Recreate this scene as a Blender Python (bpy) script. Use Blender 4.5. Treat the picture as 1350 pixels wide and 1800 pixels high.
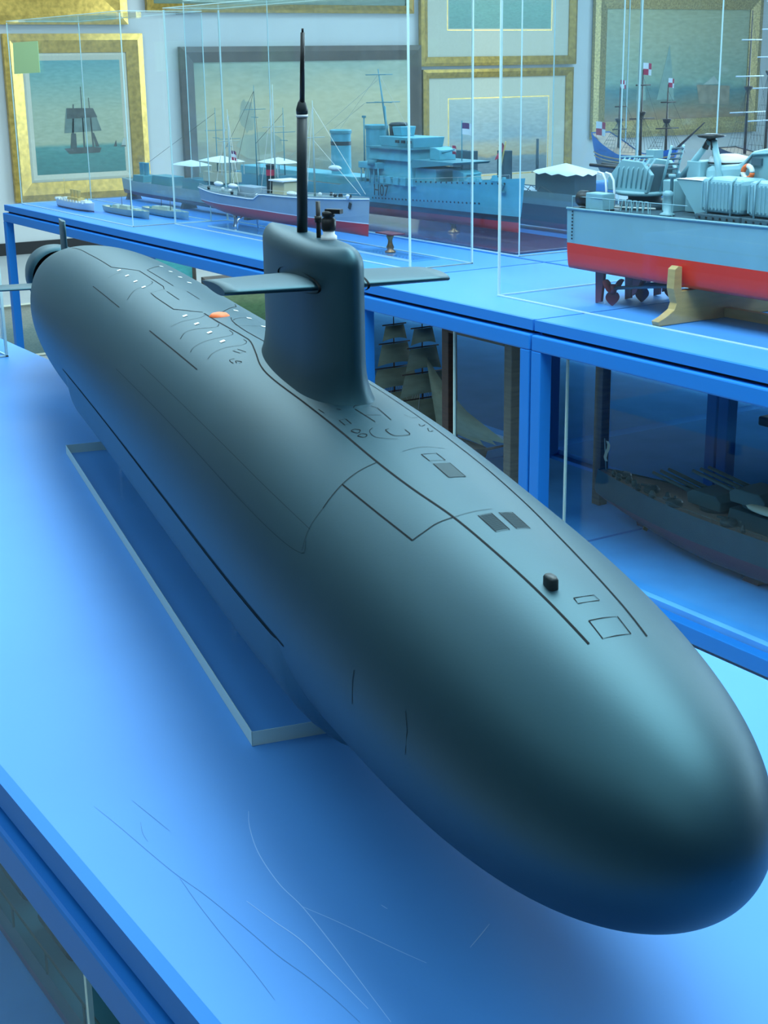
import bpy, math, random
from mathutils import Vector, Matrix
random.seed(7)
for o in list(bpy.data.objects): bpy.data.objects.remove(o)
scene = bpy.context.scene
COL = scene.collection
PI = math.pi

# ------------------------------------------------------------------ camera
# world: X runs along the tables (towards the viewer's right), Y away across the aisle, Z up; table tops at z = 0.9
cam_data = bpy.data.cameras.new('camera')
cam = bpy.data.objects.new('camera', cam_data)
COL.objects.link(cam)
FW = Vector((-0.8062046, 0.5122137, -0.29609336))
RT = Vector((0.53980324, 0.84167886, -0.01375381))
UP = Vector((-0.24217062, 0.17092054, 0.95505998))
mw = Matrix.Identity(4)
for i in range(3):
    mw[i][0] = RT[i]; mw[i][1] = UP[i]; mw[i][2] = -FW[i]
mw[0][3], mw[1][3], mw[2][3] = 0.0, 0.0, 1.5
cam.matrix_world = mw
cam_data.sensor_fit = 'VERTICAL'
cam_data.sensor_height = 36.0
cam_data.lens = 2550.66 / 1800 * 36.0
cam_data.clip_start = 0.05
scene.camera = cam

# ------------------------------------------------------------------ world, lights, exposure
world = bpy.data.worlds.new('world'); scene.world = world
world.use_nodes = True
world.node_tree.nodes['Background'].inputs[0].default_value = (0.6, 0.8, 1.0, 1)
world.node_tree.nodes['Background'].inputs[1].default_value = 0.3
scene.view_settings.view_transform = 'Standard'
scene.view_settings.look = 'None'
scene.view_settings.exposure = 0.06
scene.view_settings.gamma = 1.0
scene.view_settings.use_curve_mapping = False
scene.cycles.transparent_max_bounces = 48
scene.cycles.caustics_reflective = False
scene.cycles.caustics_refractive = False

def area(name, loc, sx, sy, power, col=(0.66, 0.93, 1.0), aim=None):
    l = bpy.data.lights.new(name, 'AREA'); l.shape = 'RECTANGLE'; l.size = sx; l.size_y = sy
    l.energy = power; l.color = col
    o = bpy.data.objects.new(name, l); COL.objects.link(o); o.location = loc
    if aim is not None:
        o.rotation_euler = (Vector(aim) - Vector(loc)).to_track_quat('-Z', 'Y').to_euler()
    return o
CEIL = 3.1
# fluorescent ceiling fittings (out of the frame, in rows along the room)
LAMPS = [(-1.2, 1.6, 104), (-3.6, 1.6, 56), (-6.2, 1.8, 56), (-0.3, -0.4, 20), (-3.6, -0.2, 18), (-2.2, -1.9, 16), (-9.6, 3.6, 46), (-9.6, 6.6, 52), (-9.6, 9.6, 46), (-5.0, 5.0, 120), (-2.0, 5.0, 90), (-5.0, 8.5, 30)]
for i, (x, y, p) in enumerate(LAMPS):
    area('ceiling_lamp', (x, y, CEIL - 0.06), 2.3, 1.6, p)
# daylight through the windows of the right-hand wall (out of the frame)
for x in (-6.6, -4.0, -1.4):
    area('window_daylight', (x, 13.12, 1.75), 2.4, 1.5, 130, (0.62, 0.88, 1.0), (x, 0.0, 1.15))

# ------------------------------------------------------------------ helpers
LOC = {}
def mat(name, col, rough=0.5, metal=0.0, spec=0.5, noise=0.0, nscale=20.0, bump=0.0, bscale=60.0, coat=0.0, stretch=None, col2=None, spectint=None):
    m = bpy.data.materials.new(name); m.use_nodes = True
    nt = m.node_tree; b = nt.nodes['Principled BSDF']
    b.inputs['Roughness'].default_value = rough; b.inputs['Metallic'].default_value = metal
    b.inputs['Specular IOR Level'].default_value = spec
    b.inputs['Coat Weight'].default_value = coat
    if spectint: b.inputs['Specular Tint'].default_value = (*spectint, 1)
    b.inputs['Base Color'].default_value = (*col, 1)
    if noise > 0 or col2 is not None or bump > 0:
        tc = nt.nodes.new('ShaderNodeTexCoord'); mp = nt.nodes.new('ShaderNodeMapping')
        nt.links.new(tc.outputs['Object'], mp.inputs['Vector'])
        if stretch: mp.inputs['Scale'].default_value = stretch
    if noise > 0 or col2 is not None:
        n = nt.nodes.new('ShaderNodeTexNoise'); n.inputs['Scale'].default_value = nscale; n.inputs['Detail'].default_value = 6
        nt.links.new(mp.outputs[0], n.inputs['Vector'])
        r = nt.nodes.new('ShaderNodeValToRGB')
        c2 = col2 if col2 is not None else tuple(c * (1 - noise) for c in col)
        c1 = col if col2 is not None else tuple(min(1, c * (1 + noise)) for c in col)
        r.color_ramp.elements[0].position = 0.3; r.color_ramp.elements[1].position = 0.7
        r.color_ramp.elements[0].color = (*c2, 1); r.color_ramp.elements[1].color = (*c1, 1)
        nt.links.new(n.outputs[0], r.inputs[0]); nt.links.new(r.outputs[0], b.inputs['Base Color'])
    if bump > 0:
        n2 = nt.nodes.new('ShaderNodeTexNoise'); n2.inputs['Scale'].default_value = bscale; n2.inputs['Detail'].default_value = 4
        nt.links.new(mp.outputs[0], n2.inputs['Vector'])
        bp = nt.nodes.new('ShaderNodeBump'); bp.inputs['Strength'].default_value = bump; bp.inputs['Distance'].default_value = 0.002
        nt.links.new(n2.outputs[0], bp.inputs['Height']); nt.links.new(bp.outputs[0], b.inputs['Normal'])
    return m
def acrylic(name, tint=(0.97, 0.99, 1.0), veil=0.03, rough=0.0, boost=1.0):
    m = bpy.data.materials.new(name); m.use_nodes = True
    nt = m.node_tree; nt.nodes.clear()
    out = nt.nodes.new('ShaderNodeOutputMaterial')
    tr = nt.nodes.new('ShaderNodeBsdfTransparent'); tr.inputs[0].default_value = (*tint, 1)
    df = nt.nodes.new('ShaderNodeBsdfDiffuse'); df.inputs[0].default_value = (0.75, 0.9, 0.95, 1)
    gl = nt.nodes.new('ShaderNodeBsdfGlossy'); gl.inputs['Roughness'].default_value = rough
    gl.inputs[0].default_value = (0.95, 1.0, 1.0, 1)
    # Schlick reflectance, the same from both sides of the sheet
    fr = nt.nodes.new('ShaderNodeLayerWeight'); fr.inputs[0].default_value = 0.5
    pw = nt.nodes.new('ShaderNodeMath'); pw.operation = 'POWER'; pw.inputs[1].default_value = 5.0
    nt.links.new(fr.outputs['Facing'], pw.inputs[0])
    mu = nt.nodes.new('ShaderNodeMath'); mu.operation = 'MULTIPLY_ADD'; mu.inputs[1].default_value = 0.6 * boost; mu.inputs[2].default_value = 0.03 * boost; mu.use_clamp = True
    nt.links.new(pw.outputs[0], mu.inputs[0])
    m1 = nt.nodes.new('ShaderNodeMixShader'); m1.inputs[0].default_value = veil  # pale diffuse mix stands in for hazy reflections on the sheets
    nt.links.new(tr.outputs[0], m1.inputs[1]); nt.links.new(df.outputs[0], m1.inputs[2])
    if veil > 0:
        tc = nt.nodes.new('ShaderNodeTexCoord'); n = nt.nodes.new('ShaderNodeTexNoise')
        n.inputs['Scale'].default_value = 3.0; n.inputs['Detail'].default_value = 3
        mr = nt.nodes.new('ShaderNodeMapRange'); mr.inputs[1].default_value = 0.35; mr.inputs[2].default_value = 0.7
        mr.inputs[3].default_value = veil * 0.5; mr.inputs[4].default_value = veil * 1.6
        nt.links.new(tc.outputs['Object'], n.inputs['Vector']); nt.links.new(n.outputs[0], mr.inputs[0]); nt.links.new(mr.outputs[0], m1.inputs[0])
    m2 = nt.nodes.new('ShaderNodeMixShader')
    nt.links.new(mu.outputs[0], m2.inputs[0]); nt.links.new(m1.outputs[0], m2.inputs[1]); nt.links.new(gl.outputs[0], m2.inputs[2])
    nt.links.new(m2.outputs[0], out.inputs[0])
    return m

def tag(o, label=None, cat=None, group=None, kind=None):
    if label: o['label'] = label
    if cat: o['category'] = cat
    if group: o['group'] = group
    if kind: o['kind'] = kind
    return o
def thing(name, label, cat, loc, group=None):
    o = bpy.data.objects.new(name, None); COL.objects.link(o); o.location = loc
    o.empty_display_size = 0.05
    LOC[o.name] = Vector(loc)
    return tag(o, label, cat, group)

class MB:
    def __init__(s): s.v = []; s.f = []; s.sm = []
    def add(s, vs, fs, smooth=False):
        b = len(s.v); s.v += [tuple(v) for v in vs]
        for f in fs: s.f.append(tuple(i + b for i in f)); s.sm.append(smooth)
        return s
    def box(s, x0, x1, y0, y1, z0, z1):
        vs = [(x, y, z) for z in (z0, z1) for y in (y0, y1) for x in (x0, x1)]
        return s.add(vs, [(0, 2, 3, 1), (4, 5, 7, 6), (0, 1, 5, 4), (2, 6, 7, 3), (0, 4, 6, 2), (1, 3, 7, 5)])
    def cbox(s, c, d, rz=0.0, rx=0.0, ry=0.0):
        R = Matrix.Rotation(rz, 3, 'Z') @ Matrix.Rotation(ry, 3, 'Y') @ Matrix.Rotation(rx, 3, 'X')
        vs = [Vector(c) + R @ Vector((d[0] / 2 * a, d[1] / 2 * b, d[2] / 2 * e)) for e in (-1, 1) for b in (-1, 1) for a in (-1, 1)]
        return s.add(vs, [(0, 2, 3, 1), (4, 5, 7, 6), (0, 1, 5, 4), (2, 6, 7, 3), (0, 4, 6, 2), (1, 3, 7, 5)])
    def taper(s, c, d0, d1, h, off=(0, 0)):
        # box with bottom size d0 (x,y) and top size d1, base centre c
        vs = []
        for (d, z, o) in ((d0, 0, (0, 0)), (d1, h, off)):
            for b in (-1, 1):
                for a in (-1, 1): vs.append((c[0] + o[0] + a * d[0] / 2, c[1] + o[1] + b * d[1] / 2, c[2] + z))
        return s.add(vs, [(0, 2, 3, 1), (4, 5, 7, 6), (0, 1, 5, 4), (2, 6, 7, 3), (0, 4, 6, 2), (1, 3, 7, 5)])
    def tube(s, pts, r, n=8, cap=True):
        pts = [Vector(p) for p in pts]; k = len(pts)
        rr = r if isinstance(r, (list, tuple)) else [r] * k
        vs = []; prev = None
        for i, p in enumerate(pts):
            t = (pts[min(i + 1, k - 1)] - pts[max(i - 1, 0)]).normalized()
            if prev is None:
                a = Vector((0, 0, 1)) if abs(t.z) < 0.9 else Vector((1, 0, 0))
                u = t.cross(a).normalized()
            else:
                u = (prev - t * prev.dot(t)).normalized()
            prev = u; w = t.cross(u)
            for j in range(n):
                q = 2 * PI * j / n
                vs.append(p + (u * math.cos(q) + w * math.sin(q)) * rr[i])
        fs = [(i * n + j, i * n + (j + 1) % n, (i + 1) * n + (j + 1) % n, (i + 1) * n + j) for i in range(k - 1) for j in range(n)]
        s.add(vs, fs, n > 5)
        if cap:
            b = len(s.v) - len(vs)
            s.f.append(tuple(b + j for j in range(n))[::-1]); s.sm.append(False)
            s.f.append(tuple(b + (k - 1) * n + j for j in range(n))); s.sm.append(False)
        return s
    def cyl(s, p0, p1, r0, r1=None, n=14): return s.tube([p0, p1], [r0, r0 if r1 is None else r1], n)
    def lathe(s, prof, c, n=20):
        vs = [(c[0] + r * math.cos(2 * PI * j / n), c[1] + r * math.sin(2 * PI * j / n), c[2] + z) for r, z in prof for j in range(n)]
        k = len(prof)
        fs = [(i * n + j, i * n + (j + 1) % n, (i + 1) * n + (j + 1) % n, (i + 1) * n + j) for i in range(k - 1) for j in range(n)]
        fs.append(tuple(range(n))[::-1]); fs.append(tuple((k - 1) * n + j for j in range(n)))
        return s.add(vs, fs, True)
    def prism(s, poly, fn, t0, t1):
        # poly: 2-D outline, fn(a, b, t) -> point; extruded from t0 to t1
        n = len(poly)
        vs = [fn(a, b, t0) for a, b in poly] + [fn(a, b, t1) for a, b in poly]
        fs = [tuple(range(n))[::-1], tuple(range(n, 2 * n))] + [(i, (i + 1) % n, n + (i + 1) % n, n + i) for i in range(n)]
        return s.add(vs, fs)
    def grid(s, fn, nu, nv, closev=False, smooth=True):
        vs = [fn(i / (nu - 1), j / (nv if closev else nv - 1)) for i in range(nu) for j in range(nv)]
        m = nv if closev else nv - 1
        fs = [(i * nv + j, i * nv + (j + 1) % nv, (i + 1) * nv + (j + 1) % nv, (i + 1) * nv + j) for i in range(nu - 1) for j in range(m)]
        return s.add(vs, fs, smooth)
    def build(s, name, m, parent=None, bevel=0.0, label=None, fix=False):
        if parent is not None: org = LOC[parent.name]
        else:
            xs = [v[0] for v in s.v]; ys = [v[1] for v in s.v]; zs = [v[2] for v in s.v]
            org = Vector(((min(xs) + max(xs)) / 2, (min(ys) + max(ys)) / 2, min(zs)))
        me = bpy.data.meshes.new(name)
        me.from_pydata([(v[0] - org[0], v[1] - org[1], v[2] - org[2]) for v in s.v], [], s.f)
        me.polygons.foreach_set('use_smooth', s.sm)
        me.materials.append(m)
        if fix:
            import bmesh
            bm = bmesh.new(); bm.from_mesh(me); bmesh.ops.recalc_face_normals(bm, faces=bm.faces); bm.to_mesh(me); bm.free()
        me.update()
        o = bpy.data.objects.new(name, me); COL.objects.link(o)
        if parent is not None: o.parent = parent
        else: o.location = org
        LOC[o.name] = org.copy() if parent is None else org
        if bevel > 0:
            b = o.modifiers.new('bevel', 'BEVEL'); b.width = bevel; b.segments = 2; b.limit_method = 'ANGLE'; b.angle_limit = 0.6
        if label: o['label'] = label
        return o
def struct(o): o['kind'] = 'structure'; return o
def copy_tree(o, off, label=None, parent=None):
    c = o.copy(); COL.objects.link(c)
    if parent is None:
        c.location = Vector(o.location) + Vector(off); LOC[c.name] = LOC[o.name] + Vector(off)
    else: c.parent = parent
    if label: c['label'] = label
    for ch in list(o.children): copy_tree(ch, off, None, c)
    return c
def lerp(a, b, t): return a + (b - a) * t
def smooth(t): t = max(0.0, min(1.0, t)); return t * t * (3 - 2 * t)

# ------------------------------------------------------------------ materials
M = {}
M['sub'] = mat('submarine_paint', (0.004, 0.018, 0.030), 0.48, spec=1.0, spectint=(0.38, 0.85, 1.0), noise=0.06, nscale=9, bump=0.02, bscale=500)
M['sub_dark'] = mat('submarine_groove', (0.004, 0.006, 0.008), 0.7, spec=0.1)
M['sub_faint'] = mat('submarine_faint_groove', (0.004, 0.018, 0.028), 0.6, spectint=(0.5, 0.9, 1.0))
M['sub_grille'] = mat('submarine_grille', (0.004, 0.014, 0.020), 0.6, spectint=(0.5, 0.9, 1.0))
M['mast'] = mat('mast_dark_grey', (0.010, 0.020, 0.024), 0.45)
M['black'] = mat('black_plastic', (0.008, 0.008, 0.009), 0.4)
M['white'] = mat('white_paint', (0.78, 0.82, 0.84), 0.5)
M['orange'] = mat('orange_paint', (0.9, 0.16, 0.03), 0.5)
M['table'] = mat('blue_laminate', (0.072, 0.285, 0.73), 0.5, spec=0.28, noise=0.03, nscale=5, bump=0.02, bscale=300)
M['shelf'] = mat('blue_shelf_brightened', (0.13, 0.46, 0.96), 0.85, spec=0.0, noise=0.08, nscale=7)  # base colour lifted to make up for weak light below the tops
M['edge'] = mat('blue_edge_band', (0.025, 0.2, 0.62), 0.5, spec=0.15)
M['frame'] = mat('blue_powder_coat', (0.014, 0.19, 0.62), 0.45, spec=0.25, bump=0.02, bscale=200)
M['scratch'] = mat('scratch', (0.28, 0.5, 0.85), 0.6)
M['scratch_dark'] = mat('scratch_dark', (0.03, 0.16, 0.4), 0.6)
M['pane'] = acrylic('acrylic_pane', veil=0.005, boost=0.65)
M['lowpane'] = acrylic('acrylic_low_pane', tint=(0.86, 0.95, 1.0), veil=0.0, boost=0.6)
M['clear'] = acrylic('acrylic_clear', tint=(0.93, 0.98, 1.0), veil=0.004)
M['pedge'] = mat('acrylic_edge', (0.62, 0.8, 0.74), 0.35)
M['wall'] = mat('white_wall', (0.64, 0.66, 0.66), 0.8, noise=0.02, nscale=2)
M['wallgrey'] = mat('grey_wall', (0.11, 0.14, 0.17), 0.8)
M['floor'] = mat('pale_floor', (0.5, 0.52, 0.53), 0.5, noise=0.05, nscale=3)
M['ceil'] = mat('ceiling_white', (0.7, 0.73, 0.75), 0.9)
M['base'] = mat('black_skirting', (0.01, 0.01, 0.012), 0.5)
# ------------------------------------------------------------------ the room
X0, X1, Y0, Y1 = -12.0, 3.0, -3.0, 13.2
struct(MB().box(X0 - .1, X1 + .1, Y0 - .1, Y1 + .1, -0.1, 0).build('floor', M['floor']))
struct(MB().box(X0 - .1, X1 + .1, Y0 - .1, Y1 + .1, CEIL, CEIL + .1).build('ceiling', M['ceil']))
struct(MB().box(X0 - .1, X0, Y0 - .1, Y1 + .1, 0, CEIL).build('wall_back', M['wall']))
struct(MB().box(X0, X1, Y1, Y1 + .1, 0, CEIL).build('wall_right', M['wall']))
struct(MB().box(X0, X1, Y0 - .1, Y0, 0, CEIL).build('wall_left', M['wallgrey']))
struct(MB().box(X1, X1 + .1, Y0 - .1, Y1 + .1, 0, CEIL).build('wall_front', M['wallgrey']))
struct(MB().box(X0, X0 + .015, Y0, Y1, 0, 0.1).build('baseboard_back', M['base']))

M['daylight'] = bpy.data.materials.new('daylight_pane'); M['daylight'].use_nodes = True
_b = M['daylight'].node_tree.nodes['Principled BSDF']; _b.inputs['Emission Color'].default_value = (0.62, 0.88, 1.0, 1); _b.inputs['Emission Strength'].default_value = 1.5
for i, x in enumerate((-6.6, -4.0, -1.4)):
    wd = MB().box(x - 1.26, x + 1.26, 13.17, 13.195, .94, 2.56).build('window_%d' % (i + 1), M['daylight']); struct(wd)
    for (a, b, c, d) in ((x - 1.28, x + 1.28, .90, .95), (x - 1.28, x + 1.28, 2.55, 2.6), (x - 1.28, x - 1.25, .95, 2.55), (x + 1.25, x + 1.28, .95, 2.55), (x - .02, x + .02, .95, 2.55)):
        MB().box(a, b, 13.14, 13.2, c, d).build('window_frame', M['ceil'], wd)
# ------------------------------------------------------------------ tables
def table(name, label, x0, x1, y0, y1, shelf=None, legs=None, strip=0.012, pr=0.010):
    t = thing(name, label, 'table', ((x0 + x1) / 2, (y0 + y1) / 2, 0), 'blue display tables')
    MB().box(x0, x1, y0 + strip, y1, 0.874, 0.9).build('table_top', M['table'], t)
    MB().box(x0, x1, y0, y0 + strip, 0.874, 0.9).build('edge_band', M['edge'], t)
    w = 0.036
    # frame rails under the top
    for (a, b, c, d) in ((x0, x1, y0 - pr, y0 - pr + w), (x0, x1, y1 - w, y1), (x0, x0 + w, y0 - pr + w, y1 - w), (x1 - w, x1, y0 - pr + w, y1 - w)):
        MB().box(a, b, c, d, 0.826, 0.865).build('frame_rail', M['frame'], t, bevel=0.004)
    MB().box(x0 + .01, x1 - .01, y0 + .016, y1 - .01, 0.8645, 0.8745).build('spacer', M['base'], t)
    for lx in (legs or (x0, x1 - w)):
        for ly in (y0 - pr, y1 - w):
            MB().box(lx, lx + w, ly, ly + w, 0, 0.826).build('leg', M['frame'], t, bevel=0.002)
    if shelf:
        MB().box(x0 + .002, x1 - .002, y0 + .042, y1 - .038, shelf - .02, shelf).build('lower_shelf', M['shelf'], t)
        MB().box(x0 + w, x1 - w, y0 + .006, y0 + .038, shelf - .05, shelf - .012).build('shelf_rail', M['frame'], t, bevel=0.002)
    return t
near = table('display_table', 'blue display table in the foreground carrying the large dark submarine model', -3.95, 0.6, 0.328, 1.045, shelf=0.3)
# ------------------------------------------------------------------ the submarine
SB = Vector((-0.48774361, 0.53176133, 0)); SA = Vector((-0.97678922, 0.21420273, 0)); SL = Vector((0.21420273, 0.97678922, 0))
HS = 0.6; ZC = 1.0710963; SUBL = 4.2
HP = dict(Rr=0.22154, Lm=2.68633, Lb=1.49629, p=4.7957, q=1.88846, ps=2.43346)
ND = [0, .25, .6, 1., 1.5, 2., 2.5, 3., 3.5]
HA = [0, -0.03729, -0.0547, -0.02625, -0.0219, -0.03164, -0.02912, -0.02499, -0.01452]
HZ = [-0.00211, -0.0061, 0.00037, 0.01225, 0.01952, 0.02189, 0.02374, 0.02024, 0.0123]
def grad(xs, ys):
    m = []
    for i in range(len(xs)):
        if i == 0: m.append((ys[1] - ys[0]) / (xs[1] - xs[0]))
        elif i == len(xs) - 1: m.append((ys[-1] - ys[-2]) / (xs[-1] - xs[-2]))
        else:
            h0 = xs[i] - xs[i - 1]; h1 = xs[i + 1] - xs[i]
            m.append((h0 * h0 * ys[i + 1] + (h1 * h1 - h0 * h0) * ys[i] - h1 * h1 * ys[i - 1]) / (h0 * h1 * (h0 + h1)))
    return m
GA, GZ = grad(ND, HA), grad(ND, HZ)
def cub(ys, m, x):
    i = 0
    while i < len(ND) - 2 and x > ND[i + 1]: i += 1
    h = ND[i + 1] - ND[i]; t = max(0, min(1, (x - ND[i]) / h))
    return (2*t**3 - 3*t*t + 1)*ys[i] + (t**3 - 2*t*t + t)*h*m[i] + (-2*t**3 + 3*t*t)*ys[i+1] + (t**3 - t*t)*h*m[i+1]
def hull_prof(s):
    s = s / HS
    r = HP['Rr'] * max(0, 1 - max(0, 1 - s / HP['Lb']) ** HP['p']) ** (1 / HP['q'])
    r *= 1 + cub(HA, GA, s)
    k = max(0, min(1, (s - HP['Lm']) / (SUBL - HP['Lm'])))
    r *= 1 - 0.72 * k ** HP['ps']
    return r * HS, cub(HZ, GZ, s) * HS
def W(s, l, z): return SB + SA * s + SL * l + Vector((0, 0, z))
def hp(s, ph, off=0.0):
    r, dz = hull_prof(s)
    return W(s, (r + off) * math.cos(ph), ZC + dz + (r + off) * math.sin(ph))

sub = thing('submarine_model', 'large matt dark grey submarine model with tall sail on the blue foreground table', 'model submarine', tuple(W(1.2, 0, 0.9)))
# body of the boat
NS, NP = 230, 144
svals = [max(1e-5, 2.52 * (i / (NS - 1)) ** 1.8) for i in range(NS)]
mb = MB()
vs = [hp(s, 2 * PI * j / NP) for s in svals for j in range(NP)]
fs = [(i * NP + j, (i + 1) * NP + j, (i + 1) * NP + (j + 1) % NP, i * NP + (j + 1) % NP) for i in range(NS - 1) for j in range(NP)]
fs.append(tuple((NS - 1) * NP + j for j in range(NP)))
fs += [(len(vs), (j + 1) % NP, j) for j in range(NP)]; vs.append(W(-1e-4, 0, ZC + hull_prof(0)[1]))
mb.add(vs, fs, True)
hull = mb.build('hull', M['sub'], sub, fix=True)

# raised fairing along each lower flank, rounded off at both ends
def fairing(side):
    S0, S1 = 0.405, 1.63
    def fn(u, v):
        s = S0 + (S1 - S0) * u
        a = 0.02 + 1.2 * v                       # angle below the waterline line
        base = 3.0
        ph = -(base - a) if side < 0 else -(PI - base + a)
        front = 0.448 - 0.10 * a * a if a < 0.7 else 0.40
        e = smooth((s - front) / 0.035) * smooth((1.61 - s) / 0.06)
        e2 = (0.22 + 0.78 * smooth(a / 0.45)) * smooth((1.22 - a) / 0.7)
        return hp(s, ph, -0.002 + 0.0125 * e ** 0.5 * e2)
    MB().grid(fn, 90, 40).build('bilge_fairing', M['sub'], sub, fix=True)
fairing(-1); fairing(1)

# thin engraved panel lines, each a narrow dark ribbon let into the paint
def ribbon(pts, w=0.0011, m='sub_dark', name='panel_line', off=0.00035, step=0.012):
    # pts: (s, angle) list on the hull
    dense = []
    for (a, b), (c, d) in zip(pts[:-1], pts[1:]):
        L = math.hypot(c - a, (d - b) * 0.13); n = max(1, int(L / step))
        dense += [(lerp(a, c, i / n), lerp(b, d, i / n)) for i in range(n)]
    dense.append(pts[-1])
    P = [hp(s, ph, off) for s, ph in dense]
    vs = []
    for i, p in enumerate(P):
        t = (P[min(i + 1, len(P) - 1)] - P[max(i - 1, 0)]).normalized()
        s, ph = dense[i]
        nrm = (SL * math.cos(ph) + Vector((0, 0, math.sin(ph)))).normalized()
        u = t.cross(nrm).normalized() * (w / 2)
        vs += [p - u, p + u]
    fs = [(2*i, 2*i+1, 2*i+3, 2*i+2) for i in range(len(P) - 1)]
    return MB().add(vs, fs, True).build(name, M[m], hull)
def spline(pts, n=6):
    out = []
    for i in range(len(pts) - 1):
        p0 = pts[max(i-1, 0)]; p1 = pts[i]; p2 = pts[i+1]; p3 = pts[min(i+2, len(pts)-1)]
        for k in range(n):
            t = k / n
            out.append(tuple(0.5*((2*p1[j]) + (-p0[j]+p2[j])*t + (2*p0[j]-5*p1[j]+4*p2[j]-p3[j])*t*t + (-p0[j]+3*p1[j]-3*p2[j]+p3[j])*t**3) for j in (0, 1)))
    out.append(pts[-1]); return out
LINES = [
 ([(1.129,1.69),(1.066,1.686),(0.961,1.668),(0.924,1.675),(0.871,1.745),(0.811,1.831),(0.751,1.863),(0.651,1.863),(0.564,1.86),(0.469,1.855),(0.398,1.831),(0.333,1.79),(0.269,1.772),(0.201,1.759),(0.138,1.756)], 0.0015, 1),
 ([(0.9,1.43),(0.86,1.36),(0.811,1.26),(0.755,1.195),(0.655,1.192),(0.576,1.195),(0.511,1.187),(0.46,1.18),(0.41,1.186),(0.345,1.222),(0.294,1.26),(0.245,1.286),(0.198,1.302),(0.17,1.308),(0.138,1.321)], 0.0013, 1),
 ([(0.464,1.862),(0.464,2.0),(0.461,2.128),(0.457,2.229),(0.453,2.324)], 0.0009, 1),
 ([(0.461,2.128),(0.388,2.108),(0.328,2.088)], 0.0012, 0),
 ([(0.328,2.088),(0.329,1.99),(0.331,1.9),(0.33,1.79)], 0.001, 1),
 ([(0.457,1.57),(0.458,1.462),(0.44,1.458),(0.44,1.567),(0.457,1.57)], 0.0009, 0),
 ([(0.186,1.60),(0.187,1.452),(0.18,1.45),(0.179,1.605),(0.186,1.60)], 0.0008, 0),
 ([(0.159,1.636),(0.16,1.424),(0.14,1.434),(0.139,1.648),(0.159,1.636)], 0.0008, 0),
 ([(1.60,-2.985),(1.241,-2.985),(0.999,-2.995),(0.805,-3.0),(0.623,-3.0),(0.526,-3.0),(0.447,-2.995)], 0.0016, 1),
 ([(2.117,1.81),(1.849,1.87),(1.632,1.872),(1.595,1.81),(1.534,1.687),(1.366,1.687),(1.344,1.715),(1.345,1.86),(1.31,1.868),(1.204,1.862),(1.16,1.756),(1.138,1.685)], 0.0012, 0),
 ([(1.577,2.207),(1.365,2.207)], 0.0011, 0),
 ([(1.17,2.194),(1.032,2.194),(0.914,2.196)], 0.0013, 0),
 ([(1.36,1.59),(1.53,1.6),(1.6,1.30)], 0.0011, 0),
 ([(1.113,1.69),(1.055,1.69)], 0.0011, 0),
 ([(1.12,1.54),(1.2,1.23),(1.24,1.16)], 0.0009, 0),
 ([(1.08,1.53),(1.05,1.57),(0.99,1.59),(0.915,1.575)], 0.0011, 1),
 ([(1.117,1.70),(1.11,1.768),(1.115,1.847),(1.124,1.931),(1.126,2.035)], 0.0007, 1),
 ([(1.05,1.70),(1.036,1.766),(1.061,1.907),(1.068,1.996),(1.053,2.077)], 0.0007, 1),
 ([(1.002,1.70),(0.981,1.711),(0.975,1.774),(0.991,1.965),(0.991,2.065),(0.982,2.116)], 0.0007, 1),
 ([(0.94,1.70),(0.924,1.707),(0.917,1.77),(0.929,1.885),(0.932,1.989),(0.922,2.069)], 0.0007, 1),
 ([(1.56,1.835),(1.565,1.926),(1.562,2.02)], 0.0007, 1),
 ([(1.424,1.725),(1.411,1.73),(1.397,1.815),(1.403,1.94),(1.373,2.09)], 0.0007, 1),
 ([(1.06,1.55),(1.075,1.48),(1.09,1.33)], 0.0007, 1),
 ([(1.04,1.58),(1.018,1.57),(1.02,1.38)], 0.0007, 1),
 ([(1.325,1.72),(1.25,1.72)], 0.001, 0), ([(1.305,1.54),(1.235,1.54)], 0.0008, 0),
 ([(0.905,1.87),(0.905,1.828),(0.883,1.80),(0.887,1.845),(0.905,1.87)], 0.0007, 0),
 ([(0.875,1.92),(0.878,1.955),(0.87,1.964),(0.861,1.96)], 0.0009, 1), ([(0.857,1.94),(0.865,1.931),(0.853,1.905),(0.851,1.933)], 0.0009, 1),
 ([(0.636,1.585),(0.645,1.53),(0.645,1.49),(0.634,1.47)], 0.001, 1), ([(0.6,1.63),(0.605,1.605),(0.604,1.575)], 0.0007, 1), ([(0.595,1.632),(0.551,1.61)], 0.0008, 0),
 ([(0.6,1.505),(0.593,1.475),(0.553,1.49)], 0.0008, 0), ([(0.573,1.62),(0.569,1.515)], 0.0006, 0),
 ([(0.576,1.8),(0.574,1.756),(0.559,1.758),(0.561,1.80),(0.576,1.8)], 0.0007, 0),
 ([(0.545,1.775),(0.543,1.804),(0.534,1.783),(0.539,1.752),(0.545,1.775)], 0.0008, 1), ([(0.528,1.803),(0.53,1.765),(0.524,1.746),(0.521,1.777),(0.528,1.803)], 0.0008, 1),
 ([(0.528,1.58),(0.525,1.61),(0.509,1.595),(0.509,1.49),(0.523,1.48)], 0.0009, 1), ([(0.537,1.67),(0.53,1.71),(0.515,1.716),(0.505,1.66),(0.5,1.60)], 0.0005, 1),
 ([(0.575,1.33),(0.566,1.30),(0.574,1.23)], 0.0007, 0), ([(0.546,1.31),(0.539,1.31),(0.549,1.25)], 0.0007, 1), ([(0.537,1.27),(0.524,1.30),(0.53,1.25)], 0.0007, 1),
 ([(0.62,1.835),(0.606,1.83)], 0.0006, 0), ([(0.607,1.735),(0.601,1.72)], 0.0006, 0),
 ([(0.30,2.94),(0.30,3.01),(0.299,3.16)], 0.0008, 0), ([(0.222,2.90),(0.216,3.0),(0.217,3.17)], 0.0006, 0),
]
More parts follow.
